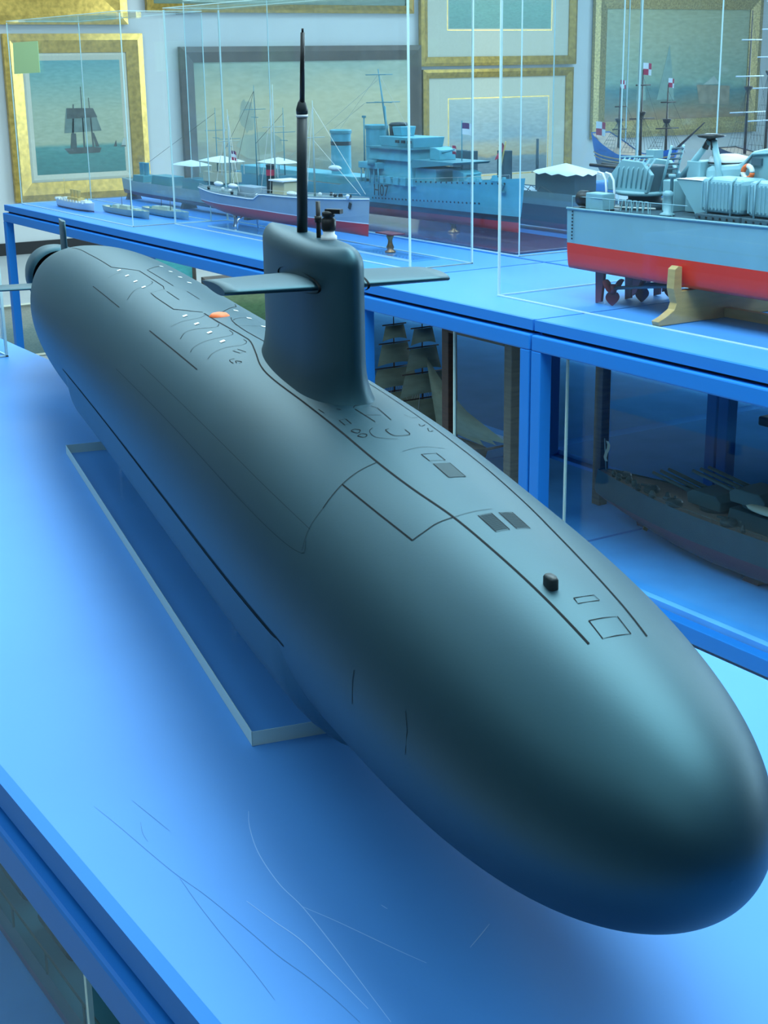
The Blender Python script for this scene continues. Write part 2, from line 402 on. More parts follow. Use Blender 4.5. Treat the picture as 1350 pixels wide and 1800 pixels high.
for pts, w, sp in LINES: ribbon(spline(pts) if sp else pts, w)
for pts in ([(1.193,2.688),(0.871,2.672),(0.63,2.68),(0.499,2.668),(0.44,2.625),(0.444,2.547)], [(1.098,2.486),(0.692,2.487),(0.567,2.487),(0.448,2.476)], [(0.453,2.324),(0.45,2.483),(0.441,2.613)], [(0.33,1.79),(0.33,1.66),(0.33,1.53)], [(0.47,1.66),(0.475,1.5),(0.473,1.35)]):
    ribbon(spline(pts), 0.0006, 'sub_faint')
def patch(s0, s1, a0, a1, m, name, off=0.0003, n=6):
    return MB().grid(lambda u, v: hp(lerp(s0, s1, u), lerp(a0, a1, v), off), n, n).build(name, M[m], hull)
# hatches and grilles on the fore deck
g = patch(0.433, 0.40, 1.565, 1.45, 'sub_grille', 'grille_panel')
ribbon([(0.433,1.565),(0.433,1.45),(0.40,1.455),(0.40,1.57),(0.433,1.565)], 0.0007)
for (a0, a1) in ((1.565, 1.655), (1.425, 1.515)):
    ribbon([(0.322,a0),(0.322,a1),(0.291,a1),(0.291,a0),(0.322,a0)], 0.0007)
    for k in range(13):
        ribbon([(0.32 - 0.0022*k, a0 + .004), (0.32 - 0.0022*k, a1 - .004)], 0.0009, 'sub_dark', 'grille_slot')
# white plates by the missile hatches and the orange marker buoy
for s in (1.583, 1.519, 1.456, 1.398, 1.145, 1.083, 1.019, 0.959):
    for a in (1.85, 1.35):
        MB().grid(lambda u, v: hp(s - 0.004 + 0.008*u, a - 0.021 + 0.042*v, 0.0006), 3, 4).build('white_plate', M['white'], hull)
c = hp(1.10, 1.60, 0)
MB().lathe([(0.0125, -0.003), (0.0125, 0.0), (0.009, 0.003), (0.002, 0.0045)], c, 20).build('marker_buoy', M['orange'], hull)
# small sonar stud on the fore deck
def stud():
    mb = MB(); n = 16
    vs = []
    for (sc, z) in ((1.0, -0.004), (1.0, 0.0056), (0.78, 0.0074)):
        for j in range(n):
            q = 2*PI*j/n; cx = math.copysign(abs(math.cos(q))**0.6, math.cos(q)); cy = math.copysign(abs(math.sin(q))**0.6, math.sin(q))
            p = hp(0.205, 1.665, 0); vs.append(p + SA*(0.0066*sc*cx) + SL*(0.0036*sc*cy) + Vector((0, 0, z)))
    fs = [(i*n+j, i*n+(j+1)%n, (i+1)*n+(j+1)%n, (i+1)*n+j) for i in range(2) for j in range(n)] + [tuple(2*n+j for j in range(n))]
    mb.add(vs, fs, True).build('sonar_stud', M['mast'], hull, fix=True)
stud()

# the sail
def foil(t):      # closed outline of the sail in plan: t 0..1 round the section -> (s, l) relative
    q = 2*PI*t
    x = 0.5 - 0.5*math.cos(q)            # 0 at the leading edge, 1 at the trailing edge
    th = 0.0245 * (math.sqrt(max(0, 1 - (1 - x/0.30)**2)) if x < 0.30 else max(0, 1 - ((x - 0.30)/0.70)**2.6)**0.72)
    return x, math.copysign(max(th, 0), math.sin(q))
SAIL0, SAIL1, SAILTOP = 0.612, 0.896, 1.345
def sail_ring(z):
    ztop = SAILTOP
    zs = 1.205
    e = 0.0
    if z < zs + 0.05: e = 0.034 * (1 - (z - zs + 0.03) / 0.08) ** 3.0 if z < zs + 0.05 else 0
    k = 0.0
    R = 0.018
    if z > ztop - R:
        d = (z - (ztop - R)) / R
        k = R * (1 - math.sqrt(max(0, 1 - d*d)))
    return e - k
mb = MB(); n = 72
zl = [1.165, 1.175, 1.185, 1.195, 1.202, 1.209, 1.216, 1.224, 1.232, 1.24, 1.25, 1.262, 1.29, 1.32] + [SAILTOP - 0.018 + 0.018*math.sin(k*PI/2/8) for k in range(9)]
rings = []
for z in zl:
    ex = sail_ring(z)
    for j in range(n):
        x, th = foil(j / n)
        ch = SAIL1 - SAIL0
        if ex < 0:
            rings.append(W(lerp(SAIL0 - 1.1*ex, SAIL1 + 2.0*ex, x), th*(1 + ex/0.0245), z)); continue
        s = SAIL0 + x*ch; l = th
        x2, t2 = foil((j + 0.5) / n); x1, t1 = foil((j - 0.5) / n)
        tx, tl = (x2 - x1)*ch, t2 - t1
        L = math.hypot(tx, tl) or 1
        s += -(tl / L) * ex; l += (tx / L) * ex
        rings.append(W(s, l, z))
fs = [(i*n+j, i*n+(j+1)%n, (i+1)*n+(j+1)%n, (i+1)*n+j) for i in range(len(zl)-1) for j in range(n)] + [tuple((len(zl)-1)*n+j for j in range(n))]
sail = mb.add(rings, fs, True).build('sail', M['sub'], sub, fix=True)
# sail planes
def wing(side):
    z = 1.308; ch0 = (0.652, 0.758); span = 0.107
    def fn(u, v):
        l = side * lerp(0.012, span, u)
        le = lerp(0.648, 0.652, u); te = lerp(0.762, 0.742, u)
        q = 2*PI*v; x = 0.5 - 0.5*math.cos(q)
        th = 0.0062 * (2.0*math.sqrt(x) - 1.2*x - 0.8*x*x) * 1.35 * lerp(1, 0.75, u)
        return W(lerp(le, te, x), l, z + math.copysign(max(0, th), math.sin(q)))
    mb = MB(); mb.grid(fn, 8, 28, True)
    mb.f.append(tuple(7*28 + j for j in range(28))); mb.sm.append(False)
    mb.build('sail_plane', M['sub'], sail, fix=True)
    MB().grid(lambda u, v: W(lerp(0.640, 0.77, 0.5 - 0.5*math.cos(2*PI*v)), side*(0.022 if u < .5 else 0.0244) + 0*u, z + (0.0095*math.sin(2*PI*v))), 2, 24, True).build('plane_root', M['sub_dark'], sail)
wing(-1); wing(1)
# mast, periscope head and fittings on the sail
MB().cyl(W(0.765, 0, 1.335), W(0.7535, 0, 1.456), 0.0052, 0.0050, 16).build('mast', M['mast'], sail)
MB().lathe([(0.0054, 0), (0.0056, 0.004), (0.0038, 0.010), (0.0022, 0.013)], W(0.7535, 0, 1.455), 14).build('mast_collar', M['mast'], sail)
MB().lathe([(0.0057, 0), (0.0057, 0.0022)], W(0.7538, 0, 1.452), 14).build('white_ring', M['white'], sail)
MB().cyl(W(0.7525, 0, 1.462), W(0.7445, 0, 1.527), 0.0024, 0.0020, 12).build('upper_mast', M['black'], sail)
MB().cyl(W(0.7445, 0, 1.527), W(0.744, 0, 1.5305), 0.0011, 0.0011, 8).build('mast_tip', M['black'], sail)
MB().lathe([(0.0075, 0), (0.0075, 0.006), (0.0055, 0.0075), (0.0055, 0.011)], W(0.694, 0.004, 1.342), 16).build('periscope_base', M['white'], sail)
MB().lathe([(0.006, 0), (0.0068, 0.002), (0.0068, 0.010), (0.0045, 0.012), (0.006, 0.013), (0.006, 0.0165), (0.003, 0.018)], W(0.694, 0.004, 1.353), 16).cbox(W(0.690, 0.008, 1.3705), (0.016, 0.006, 0.004), 0.5).build('periscope_head', M['black'], sail)
MB().cyl(W(0.712, 0.0, 1.342), W(0.712, 0.0, 1.378), 0.0022, 0.0022, 10).cyl(W(0.712, 0, 1.359), W(0.712, 0, 1.365), 0.0036, 0.0036, 10).build('periscope_tube', M['black'], sail)
for (s0, s1, l) in ():
    MB().add([W(s0, l - .0005, 1.3405), W(s0, l + .0005, 1.3405), W(s1, l*.8 + .0005, 1.3405), W(s1, l*.8 - .0005, 1.3405)], [(0, 1, 2, 3)]).build('panel_line', M['sub_dark'], sail)
# tail: fins, pump-jet ring
def fin(ph, s0, s1, r0, r1, th=0.007):
    d = SL*math.cos(ph) + Vector((0, 0, math.sin(ph))); t = SL*-math.sin(ph) + Vector((0, 0, math.cos(ph)))
    base = W(0, 0, ZC + 0.0072)
    def fn(u, v):
        q = 2*PI*v; x = 0.5 - 0.5*math.cos(q)
        thk = th*(2*math.sqrt(x) - 1.2*x - .8*x*x)*0.8
        return base + SA*(lerp(s0 + 0.01*u, s1, x)) + d*lerp(r0, r1, u) + t*math.copysign(max(0, thk), math.sin(q))
    mb = MB(); mb.grid(fn, 6, 24, True); mb.f.append(tuple(5*24 + j for j in range(24))); mb.sm.append(False)
    mb.build('tail_fin', M['sub'], sub, fix=True)
for ph in (PI/2, PI, 0, -PI/2 + 0.0):
    fin(ph, 2.36, 2.45, 0.03, 0.128 if abs(ph - PI/2) < .1 else (0.09 if ph < 0 else 0.17))
def duct(u, v):
    prof = [(2.47, 0.060), (2.472, 0.064), (2.50, 0.067), (2.56, 0.064), (2.61, 0.058), (2.61, 0.055), (2.56, 0.0605), (2.50, 0.0625), (2.474, 0.0585), (2.47, 0.060)]
    i = min(int(round(u*(len(prof)-1))), len(prof)-1); s, r = prof[i]
    q = 2*PI*v
    return W(s, r*math.cos(q), ZC + 0.0072 + r*math.sin(q))
ring_ = MB().grid(duct, 10, 48, True).build('propulsor_ring', M['sub'], sub, fix=True)
MB().grid(lambda u, v: W(lerp(2.50, 2.66, u), lerp(0.037, 0.006, u**1.5)*math.cos(2*PI*v), ZC + .0072 + lerp(0.037, 0.006, u**1.5)*math.sin(2*PI*v)), 12, 24, True).build('tail_cone', M['mast'], sub, fix=True)
for k in range(8):
    q = 2*PI*k/8 + .2
    d = SL*math.cos(q) + Vector((0, 0, math.sin(q))); b = W(2.53, 0, ZC + .0072)
    t = SL*-math.sin(q) + Vector((0, 0, math.cos(q)))
    MB().add([b + d*.033 - t*.001, b + d*.0605 - t*.001, b + d*.0605 + t*.002 + SA*.02, b + d*.033 + t*.002 + SA*.02], [(0, 1, 2, 3)]).build('stator_blade', M['mast'], ring_)

MB().tube([W(2.55, 0, ZC + .0072), W(2.585, 0, ZC + .0072)], .0575, 40).build('rotor', M['black'], ring_)
# clear acrylic plinth with two saddles
pl = thing('acrylic_plinth', 'long clear acrylic base plate under the dark submarine model', 'display base', tuple(W(1.16, 0, 0.9)))
PS0, PS1, PW, PT = 0.591, 1.727, 0.116, 0.0148
def pbox(s0, s1, l0, l1, z0, z1, name, m):
    vs = [W(s, l, z) for z in (z0, z1) for l in (l0, l1) for s in (s0, s1)]
    return MB().add(vs, [(0, 2, 3, 1), (4, 5, 7, 6), (0, 1, 5, 4), (2, 6, 7, 3), (0, 4, 6, 2), (1, 3, 7, 5)]).build(name, M[m], pl, fix=True)
vs = [W(s, l, 0.9 + PT) for l in (-PW, PW) for s in (PS0, PS1)]
MB().add(vs, [(0, 1, 3, 2)]).build('clear_face', M['clear'], pl)
e = 0.0006
pbox(PS0, PS0 + e, -PW, PW, 0.9005, 0.9 + PT - .0002, 'polished_edge', 'pedge'); pbox(PS1 - e, PS1, -PW, PW, 0.9005, 0.9 + PT - .0002, 'polished_edge', 'pedge')
pbox(PS0, PS1, -PW, -PW + e, 0.9005, 0.9 + PT - .0002, 'polished_edge', 'pedge'); pbox(PS0, PS1, PW - e, PW, 0.9005, 0.9 + PT - .0002, 'polished_edge', 'pedge')
for s in (0.82, 1.48):
    r, dz = hull_prof(s); zb = ZC + dz - r
    pts = [(-0.07, 0.9 + PT), (0.07, 0.9 + PT)] + [(l, ZC + dz - math.sqrt((r + .0105)**2 - l*l)) for l in [0.07 - 0.14*k/10 for k in range(11)]]
    MB().prism(pts, lambda a, b, t: W(t, a, b), s, s + 0.022).build('saddle', M['clear'], pl, fix=True)

# scratches in the table top: fine ribbons on the laminate
def scratch(pts, w=0.0007, m='scratch'):
    P = [Vector((x, y, 0.90025)) for x, y in spline(pts, 8)]
    vs = []
    for i, p in enumerate(P):
        t = (P[min(i+1, len(P)-1)] - P[max(i-1, 0)]).normalized(); u = Vector((-t.y, t.x, 0))*w/2*(0.4 + 0.6*math.sin(PI*(0.08 + 0.84*i/(len(P)-1))))
        vs += [p - u, p + u]
    MB().add(vs, [(2*i, 2*i+1, 2*i+3, 2*i+2) for i in range(len(P)-1)]).build('scratch', M[m], near)
# ------------------------------------------------------------------ tables across the aisle
TL = table('display_table', 'blue display table across the aisle with open legs and paintings stored underneath', -6.64, -3.555, 2.18, 2.852)
TR = table('display_table', 'blue display table at the aisle with a tan-sailed ship on its lower shelf', -3.545, -2.748, 2.18, 2.852, shelf=0.3)
TQ = table('display_table', 'blue display table under the grey and red gunboat with a battleship on its shelf', -2.74, -0.6, 2.18, 2.852, shelf=0.3)
TB = table('display_table', 'rear blue display table behind the turquoise warship row', -6.64, -3.555, 2.862, 4.2, pr=0)
TC = table('display_table', 'rear blue display table under the blue and brown galleon', -3.545, -0.6, 2.862, 4.2, shelf=0.3, pr=0)

TD = table('display_table', 'far blue display table beyond the galleons with an empty shelf', -6.0, -0.6, 6.0, 6.9, shelf=0.3)

# ------------------------------------------------------------------ acrylic covers
def case(name, label, x0, x1, y0, y1, z1, z0=0.9, t=0.005, e=0.0055, be=0.004):
    c = thing(name, label, 'display case', ((x0 + x1)/2, (y0 + y1)/2, z0), 'clear acrylic display covers')
    z0 += 0.0006
    MB().box(x0 + e, x1 - e, y0, y0 + t, z0, z1).build('front_pane', M['pane'], c)
    MB().box(x0 + e, x1 - e, y1 - t, y1, z0, z1).build('rear_pane', M['pane'], c)
    MB().box(x0, x0 + t, y0 + e, y1 - e, z0, z1).build('end_pane', M['pane'], c)
    MB().box(x1 - t, x1, y0 + e, y1 - e, z0, z1).build('end_pane', M['pane'], c)
    MB().box(x0, x1, y0, y1, z1 + .0003, z1 + t).build('top_pane', M['pane'], c)
    for x in (x0, x1 - e):
        for y in (y0, y1 - e):
            MB().box(x, x + e, y, y + e, z0, z1).build('corner_edge', M['pedge'], c)
    for y in (y0 - .001, y1 - .003):
        MB().box(x0, x1, y, y + .004, z0 - .0002, z0 + .003).build('base_edge', M['pedge'], c)
    for x in (x0, x1 - .004):
        MB().box(x, x + .004, y0 + .003, y1 - .003, z0 - .0002, z0 + .003).build('base_edge', M['pedge'], c)
    for y in (y0, y1 - .004):
        MB().box(x0, x1, y, y + .004, z1 + t + .0002, z1 + t + .003).build('top_edge', M['pedge'], c)
    for x in (x0, x1 - .004):
        MB().box(x, x + .004, y0 + .004, y1 - .004, z1 + t + .0002, z1 + t + .003).build('top_edge', M['pedge'], c)
    return c
case('acrylic_case', 'clear acrylic case with a sticky note over three tiny ships', -6.63, -5.35, 2.26, 2.60, 1.69, e=.0035)
case('acrylic_case', 'clear acrylic case over the small red and grey steamer', -5.335, -3.66, 2.43, 2.665, 1.70)
case('acrylic_case', 'clear acrylic case over the large grey and red gunboat', -3.10, -0.72, 2.338, 2.815, 1.75)
case('acrylic_case', 'clear acrylic case over the turquoise warship marked H07', -6.1, -3.70, 2.875, 3.29, 1.76, e=.0032)
case('acrylic_case', 'clear acrylic case around the blue and brown galleon', -4.44, -3.58, 3.60, 3.97, 1.72, e=.0035)
case('acrylic_case', 'clear acrylic case edge at the far left of the foreground table', -3.9, -3.062, 0.45, 0.985, 1.62)
o = MB().add([(-6.552, 2.2565, 1.605), (-6.24, 2.2565, 1.606), (-6.235, 2.2545, 1.478), (-6.562, 2.2545, 1.472), (-6.552, 2.2585, 1.605), (-6.24, 2.2585, 1.606), (-6.235, 2.2570, 1.478), (-6.562, 2.2570, 1.472)], [(0, 1, 2, 3), (7, 6, 5, 4), (0, 4, 5, 1), (1, 5, 6, 2), (2, 6, 7, 3), (3, 7, 4, 0)]).build('sticky_note', mat('sticky_note_paper', (0.45, 0.62, 0.30), 0.8), fix=True)
tag(o, 'pale green sticky note stuck on the acrylic case front', 'sticky note')
# ------------------------------------------------------------------ ship models: materials and hull builder
M['turq'] = mat('turquoise_ship_grey', (0.10, 0.40, 0.50), 0.5, noise=0.08, nscale=30)
M['turq_dk'] = mat('turquoise_dark_grey', (0.06, 0.25, 0.31), 0.55)  # deeper turquoise paint for decks, deckhouses and fittings
M['shipgrey'] = mat('pale_ship_grey', (0.27, 0.36, 0.44), 0.45, noise=0.05, nscale=25)
M['gungrey'] = mat('gunboat_grey', (0.22, 0.42, 0.48), 0.4, noise=0.04, nscale=15)
M['gungrey_dk'] = mat('gunboat_dark_grey', (0.05, 0.10, 0.13), 0.5)
M['red'] = mat('red_antifouling', (0.52, 0.03, 0.03), 0.35)
M['redbright'] = mat('bright_red_antifouling', (0.85, 0.03, 0.012), 0.3)
M['redpurple'] = mat('dull_red_metal', (0.16, 0.03, 0.05), 0.4)
M['hullblack'] = mat('boot_topping_black', (0.02, 0.03, 0.045), 0.45)
M['tan'] = mat('tan_deck', (0.30, 0.21, 0.15), 0.6, noise=0.15, nscale=40, stretch=(1, 12, 1))
M['deckgrey'] = mat('grey_deck', (0.13, 0.20, 0.22), 0.6, noise=0.08, nscale=30)
M['green'] = mat('dark_green_ship', (0.035, 0.075, 0.075), 0.5, noise=0.1, nscale=25)
M['green_l'] = mat('green_grey_fittings', (0.07, 0.12, 0.11), 0.5)
M['wood'] = mat('varnished_wood', (0.45, 0.26, 0.08), 0.35, noise=0.25, nscale=14, stretch=(1, 1, 6))
M['woodlight'] = mat('pale_beech_wood', (0.55, 0.36, 0.13), 0.4, noise=0.15, nscale=12, stretch=(1, 1, 5))
M['wooddark'] = mat('dark_brown_wood', (0.055, 0.025, 0.014), 0.4, noise=0.3, nscale=16, stretch=(1, 1, 8))
M['woodmid'] = mat('aged_brown_wood', (0.15, 0.09, 0.05), 0.45, noise=0.3, nscale=16, stretch=(1, 1, 8))
M['hullwood'] = mat('galleon_planking', (0.20, 0.11, 0.05), 0.5, noise=0.3, nscale=20, stretch=(1, 1, 10))
M['galblue'] = mat('galleon_blue', (0.02, 0.14, 0.45), 0.5, noise=0.15, nscale=20)
M['sail'] = mat('tan_sailcloth', (0.30, 0.33, 0.22), 0.8, noise=0.12, nscale=18, stretch=(1, 1, 4))
M['rope'] = mat('pale_rigging', (0.55, 0.58, 0.55), 0.7)
M['ropedark'] = mat('dark_rigging', (0.06, 0.06, 0.06), 0.7)
M['brass'] = mat('dark_brass', (0.30, 0.16, 0.06), 0.3, metal=0.8)
M['chrome'] = mat('chrome', (0.75, 0.78, 0.8), 0.15, metal=1.0)
M['cream'] = mat('cream_paint', (0.62, 0.56, 0.38), 0.5)
M['yellow'] = mat('buff_yellow', (0.62, 0.42, 0.12), 0.5)
M['purple'] = mat('flag_purple', (0.12, 0.05, 0.16), 0.7)
M['flagred'] = mat('flag_red', (0.45, 0.03, 0.08), 0.7)
M['text'] = mat('black_lettering', (0.01, 0.02, 0.03), 0.5)
M['palegreen'] = mat('pale_grey_green_hull', (0.36, 0.46, 0.42), 0.5, noise=0.06, nscale=30)
M['board'] = mat('polished_purple_board', (0.10, 0.06, 0.11), 0.12)
M['skin_grey'] = mat('dusty_dark_canopy', (0.03, 0.06, 0.08), 0.6)

HULL = {}
def ship_hull(root, xs, xb, yc, hb, zk, zd, bands, deck, sb=0.6, bow=0.45, fine=0.75, full=0.2, rake=0.02, keel_rise=0.0, n=40, deck_in=0.004, stern_pt=0.22, bow_e=0.85, mirror_deck=True):
    """bands: [(top z or None, material, name)] from keel up; zd: deck height as function of u (0 stern .. 1 bow)."""
    sg = 1 if xb > xs else -1
    def breadth(u):
        b = lerp(sb, 1, math.sin(min(1, u/stern_pt)*PI/2)) if stern_pt > 0 else 1
        if u > 1 - bow: b *= max(0.0, 1 - ((u - (1 - bow))/bow)**2.0)**fine
        return hb*b
    def kz(u):
        return zk + keel_rise*max(0, 1 - u/0.3)**1.6
    def pt(u, z, side, inset=0.0):
        k = kz(u); d = zd(u); v = max(0.0, min(1.0, (z - k)/(d - k)))
        e = full if u < 1 - bow else lerp(full, bow_e, ((u - (1 - bow))/bow)**1.3)
        y = breadth(u)*(v**e)
        x = xs + (xb - xs)*u - sg*rake*(1 - v)*(u**10) + sg*rake*0.6*(1 - v)*((1 - u)**10)
        return (x, yc + side*max(0, y - inset), z)
    us = [i/(n - 1) for i in range(n)]
    zprev = None
    for (top, m, name) in bands:
        mb = MB()
        lo = zprev
        rows = 6
        for side in (-1, 1):
            vs = []
            for u in us:
                z0 = kz(u) if lo is None else max(lo, kz(u)); z1 = zd(u) if top is None else max(top, kz(u))
                for r in range(rows):
                    q = r/(rows - 1); q = q*q if lo is None else q
                    vs.append(pt(u, lerp(z0, z1, q), side))
            fs = [(i*rows + r, (i+1)*rows + r, (i+1)*rows + r + 1, i*rows + r + 1) for i in range(n-1) for r in range(rows-1)]
            if side < 0: fs = [f[::-1] for f in fs]
            mb.add(vs, fs, True)
            if side < 0: first = [vs[r] for r in range(rows)]
        tr = [(x, 2*yc - y, z) for x, y, z in first]
        mb.add(first + tr, [(r, r+1, rows+r+1, rows+r) for r in range(rows-1)], False)
        HULL[root.name] = mb.build(name, m, root)
        zprev = top
    if deck is not None:
        mb = MB(); vs = []
        for u in us:
            z = zd(u) - deck_in
            vs += [pt(u, z, -1, .0005), pt(u, z, 1, .0005)]
        mb.add(vs, [(2*i, 2*i+2, 2*i+3, 2*i+1) for i in range(n-1)])
        mb.build('deck', deck, root)
    return pt, breadth
def rail(root, pts, h=0.012, m=None, r=0.0006, every=3):
    mb = MB()
    mb.tube([(p[0], p[1], p[2] + h) for p in pts], r, 4)
    for p in pts[::every]: mb.tube([p, (p[0], p[1], p[2] + h)], r, 4)
    return mb.build('guard_rail', m or M['rope'], root)
def flag(root, p, w, h, cells, name='flag', dirx=1):
    # chequered flag in the x-z plane hanging from point p: cells = rows of material keys
    R = len(cells); Cn = len(cells[0])
    f = None
    for i in range(R):
        for j in range(Cn):
            mb = MB()
            def fn(u, v, i=i, j=j):
                a = (j + u)/Cn; b = (i + v)/R
                return (p[0] + dirx*w*a, p[1] + 0.006*math.sin(a*5), p[2] - h*b - 0.003*a)
            mb.grid(fn, 4, 3).build(name, M[cells[i][j]], root)
def text_on(root, txt, loc, size, m, name='lettering', rot=(PI/2, 0, 0)):
    cu = bpy.data.curves.new(name, 'FONT'); cu.body = txt; cu.size = size; cu.extrude = 0.0004; cu.offset = 0.0
    ob = bpy.data.objects.new(name, cu); COL.objects.link(ob)
    dg = bpy.context.evaluated_depsgraph_get(); dg.update()
    me = bpy.data.meshes.new_from_object(ob.evaluated_get(dg))
    bpy.data.objects.remove(ob)
    me.materials.clear(); me.materials.append(m)
    o = bpy.data.objects.new(name, me); COL.objects.link(o); o.parent = root
    o.location = Vector(loc) - LOC[root.name]; o.rotation_euler = rot
    LOC[o.name] = Vector(loc)
    return o

# ------------------------------------------------------------------ turquoise warship H07
hw = thing('warship_model', 'turquoise destroyer model marked H07 with two funnels and red bottom', 'model ship', (-4.9, 3.08, 0.9))
zdH = lambda u: 1.045 + 0.022*max(0, (u - 0.5)/0.05 if u < 0.55 else 1) + 0.055*max(0, (u - 0.55)/0.45)**1.5
ptH, bH = ship_hull(hw, -5.98, -3.935, 3.08, 0.10, 0.938, zdH, [(0.972, M['red'], 'hull_bottom'), (0.992, M['hullblack'], 'boot_topping'), (None, M['turq'], 'hull_side')], M['tan'], sb=0.5, bow=0.5, fine=0.8, full=0.14, rake=0.03, bow_e=0.6, keel_rise=0.02)
MB().box(-6.05, -3.75, 2.90, 3.27, 0.902, 0.9075).build('base_board', M['board'], hw, bevel=0.001)
for x in (-5.5, -4.35): MB().lathe([(0.022, 0), (0.022, 0.004), (0.009, 0.010), (0.012, 0.018), (0.008, 0.025), (0.016, 0.032)], (x, 3.08, 0.9075), 16).build('pedestal', M['brass'], hw)
text_on(HULL[hw.name], 'H07', (-4.728, 2.9775, 1.022), 0.060, M['text'])
for (z, a, b, n) in ((1.082, -4.50, -4.02, 18), (1.008, -4.76, -4.15, 30)):
    for k in range(n):
        x = lerp(a, b, k/(n-1)); z += .018/n; u = (x + 5.98)/2.045; p = ptH(u, z, -1)
        MB().cyl((x, p[1] + .002, z), (x, p[1] - .0012, z), 0.0035, n=8).build('porthole', M['text'], HULL[hw.name])
# bridge and platforms
zf = 1.066
MB().taper((-4.655, 3.08, zf), (0.30, 0.15), (0.27, 0.14), 0.085).build('deckhouse', M['turq'], hw, bevel=0.003)
bridge_ = MB().taper((-4.655, 3.08, zf + .085), (0.27, 0.17), (0.26, 0.16), 0.045).build('bridge', M['turq'], hw, bevel=0.003)
MB().box(-4.79, -4.50, 2.985, 3.175, zf + .128, zf + .134).build('bridge_deck', M['turq_dk'], hw)
MB().taper((-4.62, 3.08, zf + .134), (0.22, 0.13), (0.23, 0.14), 0.036).build('compass_platform', M['turq'], hw, bevel=0.002)
for x in (-4.57, -4.53, -4.61): MB().box(x, x + .02, 3.0, 3.006, zf + .15, zf + .16).build('window', M['text'], bridge_)
MB().box(-4.83, -4.70, 2.975, 3.185, zf + .052, zf + .075).build('boat_deck', M['turq'], hw, bevel=0.002)
MB().lathe([(0.018, 0), (0.018, 0.02)], (-4.73, 2.975, zf + .065), 12).build('searchlight', M['turq_dk'], hw)
for k in range(5): MB().cyl((-4.82 + .03*k, 2.982, zf), (-4.82 + .03*k, 2.982, zf + .055), 0.003, n=6).build('stanchion', M['turq'], hw)
MB().prism([(-4.50, 0), (-4.25, 0.022), (-4.235, 0.03), (-4.50, 0.03)], lambda a, b, t: (a, t, zf + .065 + b), 3.0, 3.16).build('gun_platform', M['turq_dk'], hw, fix=True)
MB().taper((-4.44, 3.08, zf), (0.14, 0.13), (0.13, 0.12), 0.066).build('deckhouse', M['turq'], hw, bevel=0.002)
for k in range(6): MB().taper((-4.74 + .05*k, 2.995, zf), (0.035, 0.02), (0.033, 0.018), 0.028).build('locker', M['turq'], hw, bevel=0.001)
def gun(x, z, s=1.0):
    MB().prism([(-0.03*s, 0), (0.035*s, 0), (0.03*s, 0.035*s), (0.0, 0.043*s), (-0.03*s, 0.043*s)], lambda a, b, t: (x + a, t, z + b), 3.08 - 0.035*s, 3.08 + 0.035*s).build('gun_shield', M['turq'], hw, bevel=0.002, fix=True)
    sh_ = bpy.data.objects[list(LOC)[-1]]
    MB().cyl((x + .02*s, 3.06, z + .025*s), (x + .115*s, 3.05, z + .040*s), 0.0042*s, 0.003*s, 10).build('gun_barrel', M['turq'], sh_)
gun(-4.42, zf + .095); gun(-4.27, 1.085, 1.1)
# funnels
def funnel(root, x, y, z0, z1, rx, ry, m, cap, off=0.0, band=None):
    mb = MB(); n = 24
    prof = [(1.0, 0), (1.0, .9), (1.06, .94), (1.06, 1.0), (0.9, 1.0), (0.9, 0.9)]
    vs = [(x + off*t + rx*k*math.cos(2*PI*j/n), y + ry*k*math.sin(2*PI*j/n), lerp(z0, z1, t)) for k, t in prof for j in range(n)]
    fs = [(i*n+j, i*n+(j+1)%n, (i+1)*n+(j+1)%n, (i+1)*n+j) for i in range(len(prof)-1) for j in range(n)] + [tuple((len(prof)-1)*n+j for j in range(n))]
    fo = mb.add(vs, fs, True).build('funnel', m, root)
    def ring(t0, t1, mm, k=1.08):
        vs = [(x + off*t + rx*k*math.cos(2*PI*j/n), y + ry*k*math.sin(2*PI*j/n), lerp(z0, z1, t)) for t in (t0, t1) for j in range(n)]
        MB().add(vs, [(j, (j+1)%n, n+(j+1)%n, n+j) for j in range(n)], True).build('funnel_band', mm, fo)
    if cap: ring(0.93, 0.985, cap, 1.10)
    if band: ring(band[0], band[1], band[2], 1.03)
funnel(hw, -4.862, 3.08, 1.07, 1.272, 0.050, 0.038, M['turq'], M['turq_dk'])
funnel(hw, -5.13, 3.08, 1.06, 1.245, 0.050, 0.036, M['turq'], M['turq_dk'], band=(0.68, 0.76, M['text']))
MB().cyl((-4.872, 3.03, 1.10), (-4.872, 3.03, 1.30), 0.003, n=8).cbox((-4.872, 3.03, 1.302), (0.02, 0.006, 0.008)).build('steam_pipe', M['turq_dk'], hw)
# director, tripod mast
MB().taper((-4.67, 3.08, zf + .17), (0.05, 0.06), (0.06, 0.07), 0.035).build('director', M['turq'], hw, bevel=0.003)
MB().lathe([(0.03, 0), (0.04, .004), (0.03, .012), (0.006, .014)], (-4.705, 3.08, zf + .205), 18).build('rangefinder', M['text'], hw)
MB().cyl((-4.735, 3.08, zf + .16), (-4.735, 3.08, zf + .21), 0.018, 0.02, 12).build('director_column', M['text'], hw)
mb = MB().cyl((-4.775, 3.08, 1.20), (-4.845, 3.08, 1.475), 0.006, 0.002, 8).cyl((-4.74, 3.05, 1.2), (-4.80, 3.08, 1.34), 0.004, 0.003, 6)
for (z, x, w) in ((1.455, -4.838, 0.06), (1.355, -4.812, 0.075)): mb.cyl((x, 3.08 - w, z), (x, 3.08 + w, z), 0.0018, n=6).cyl((x - w*.8, 3.08, z), (x + w*.8, 3.08, z), 0.0018, n=6)
mb.build('tripod_mast', M['turq_dk'], hw)
mb = MB()
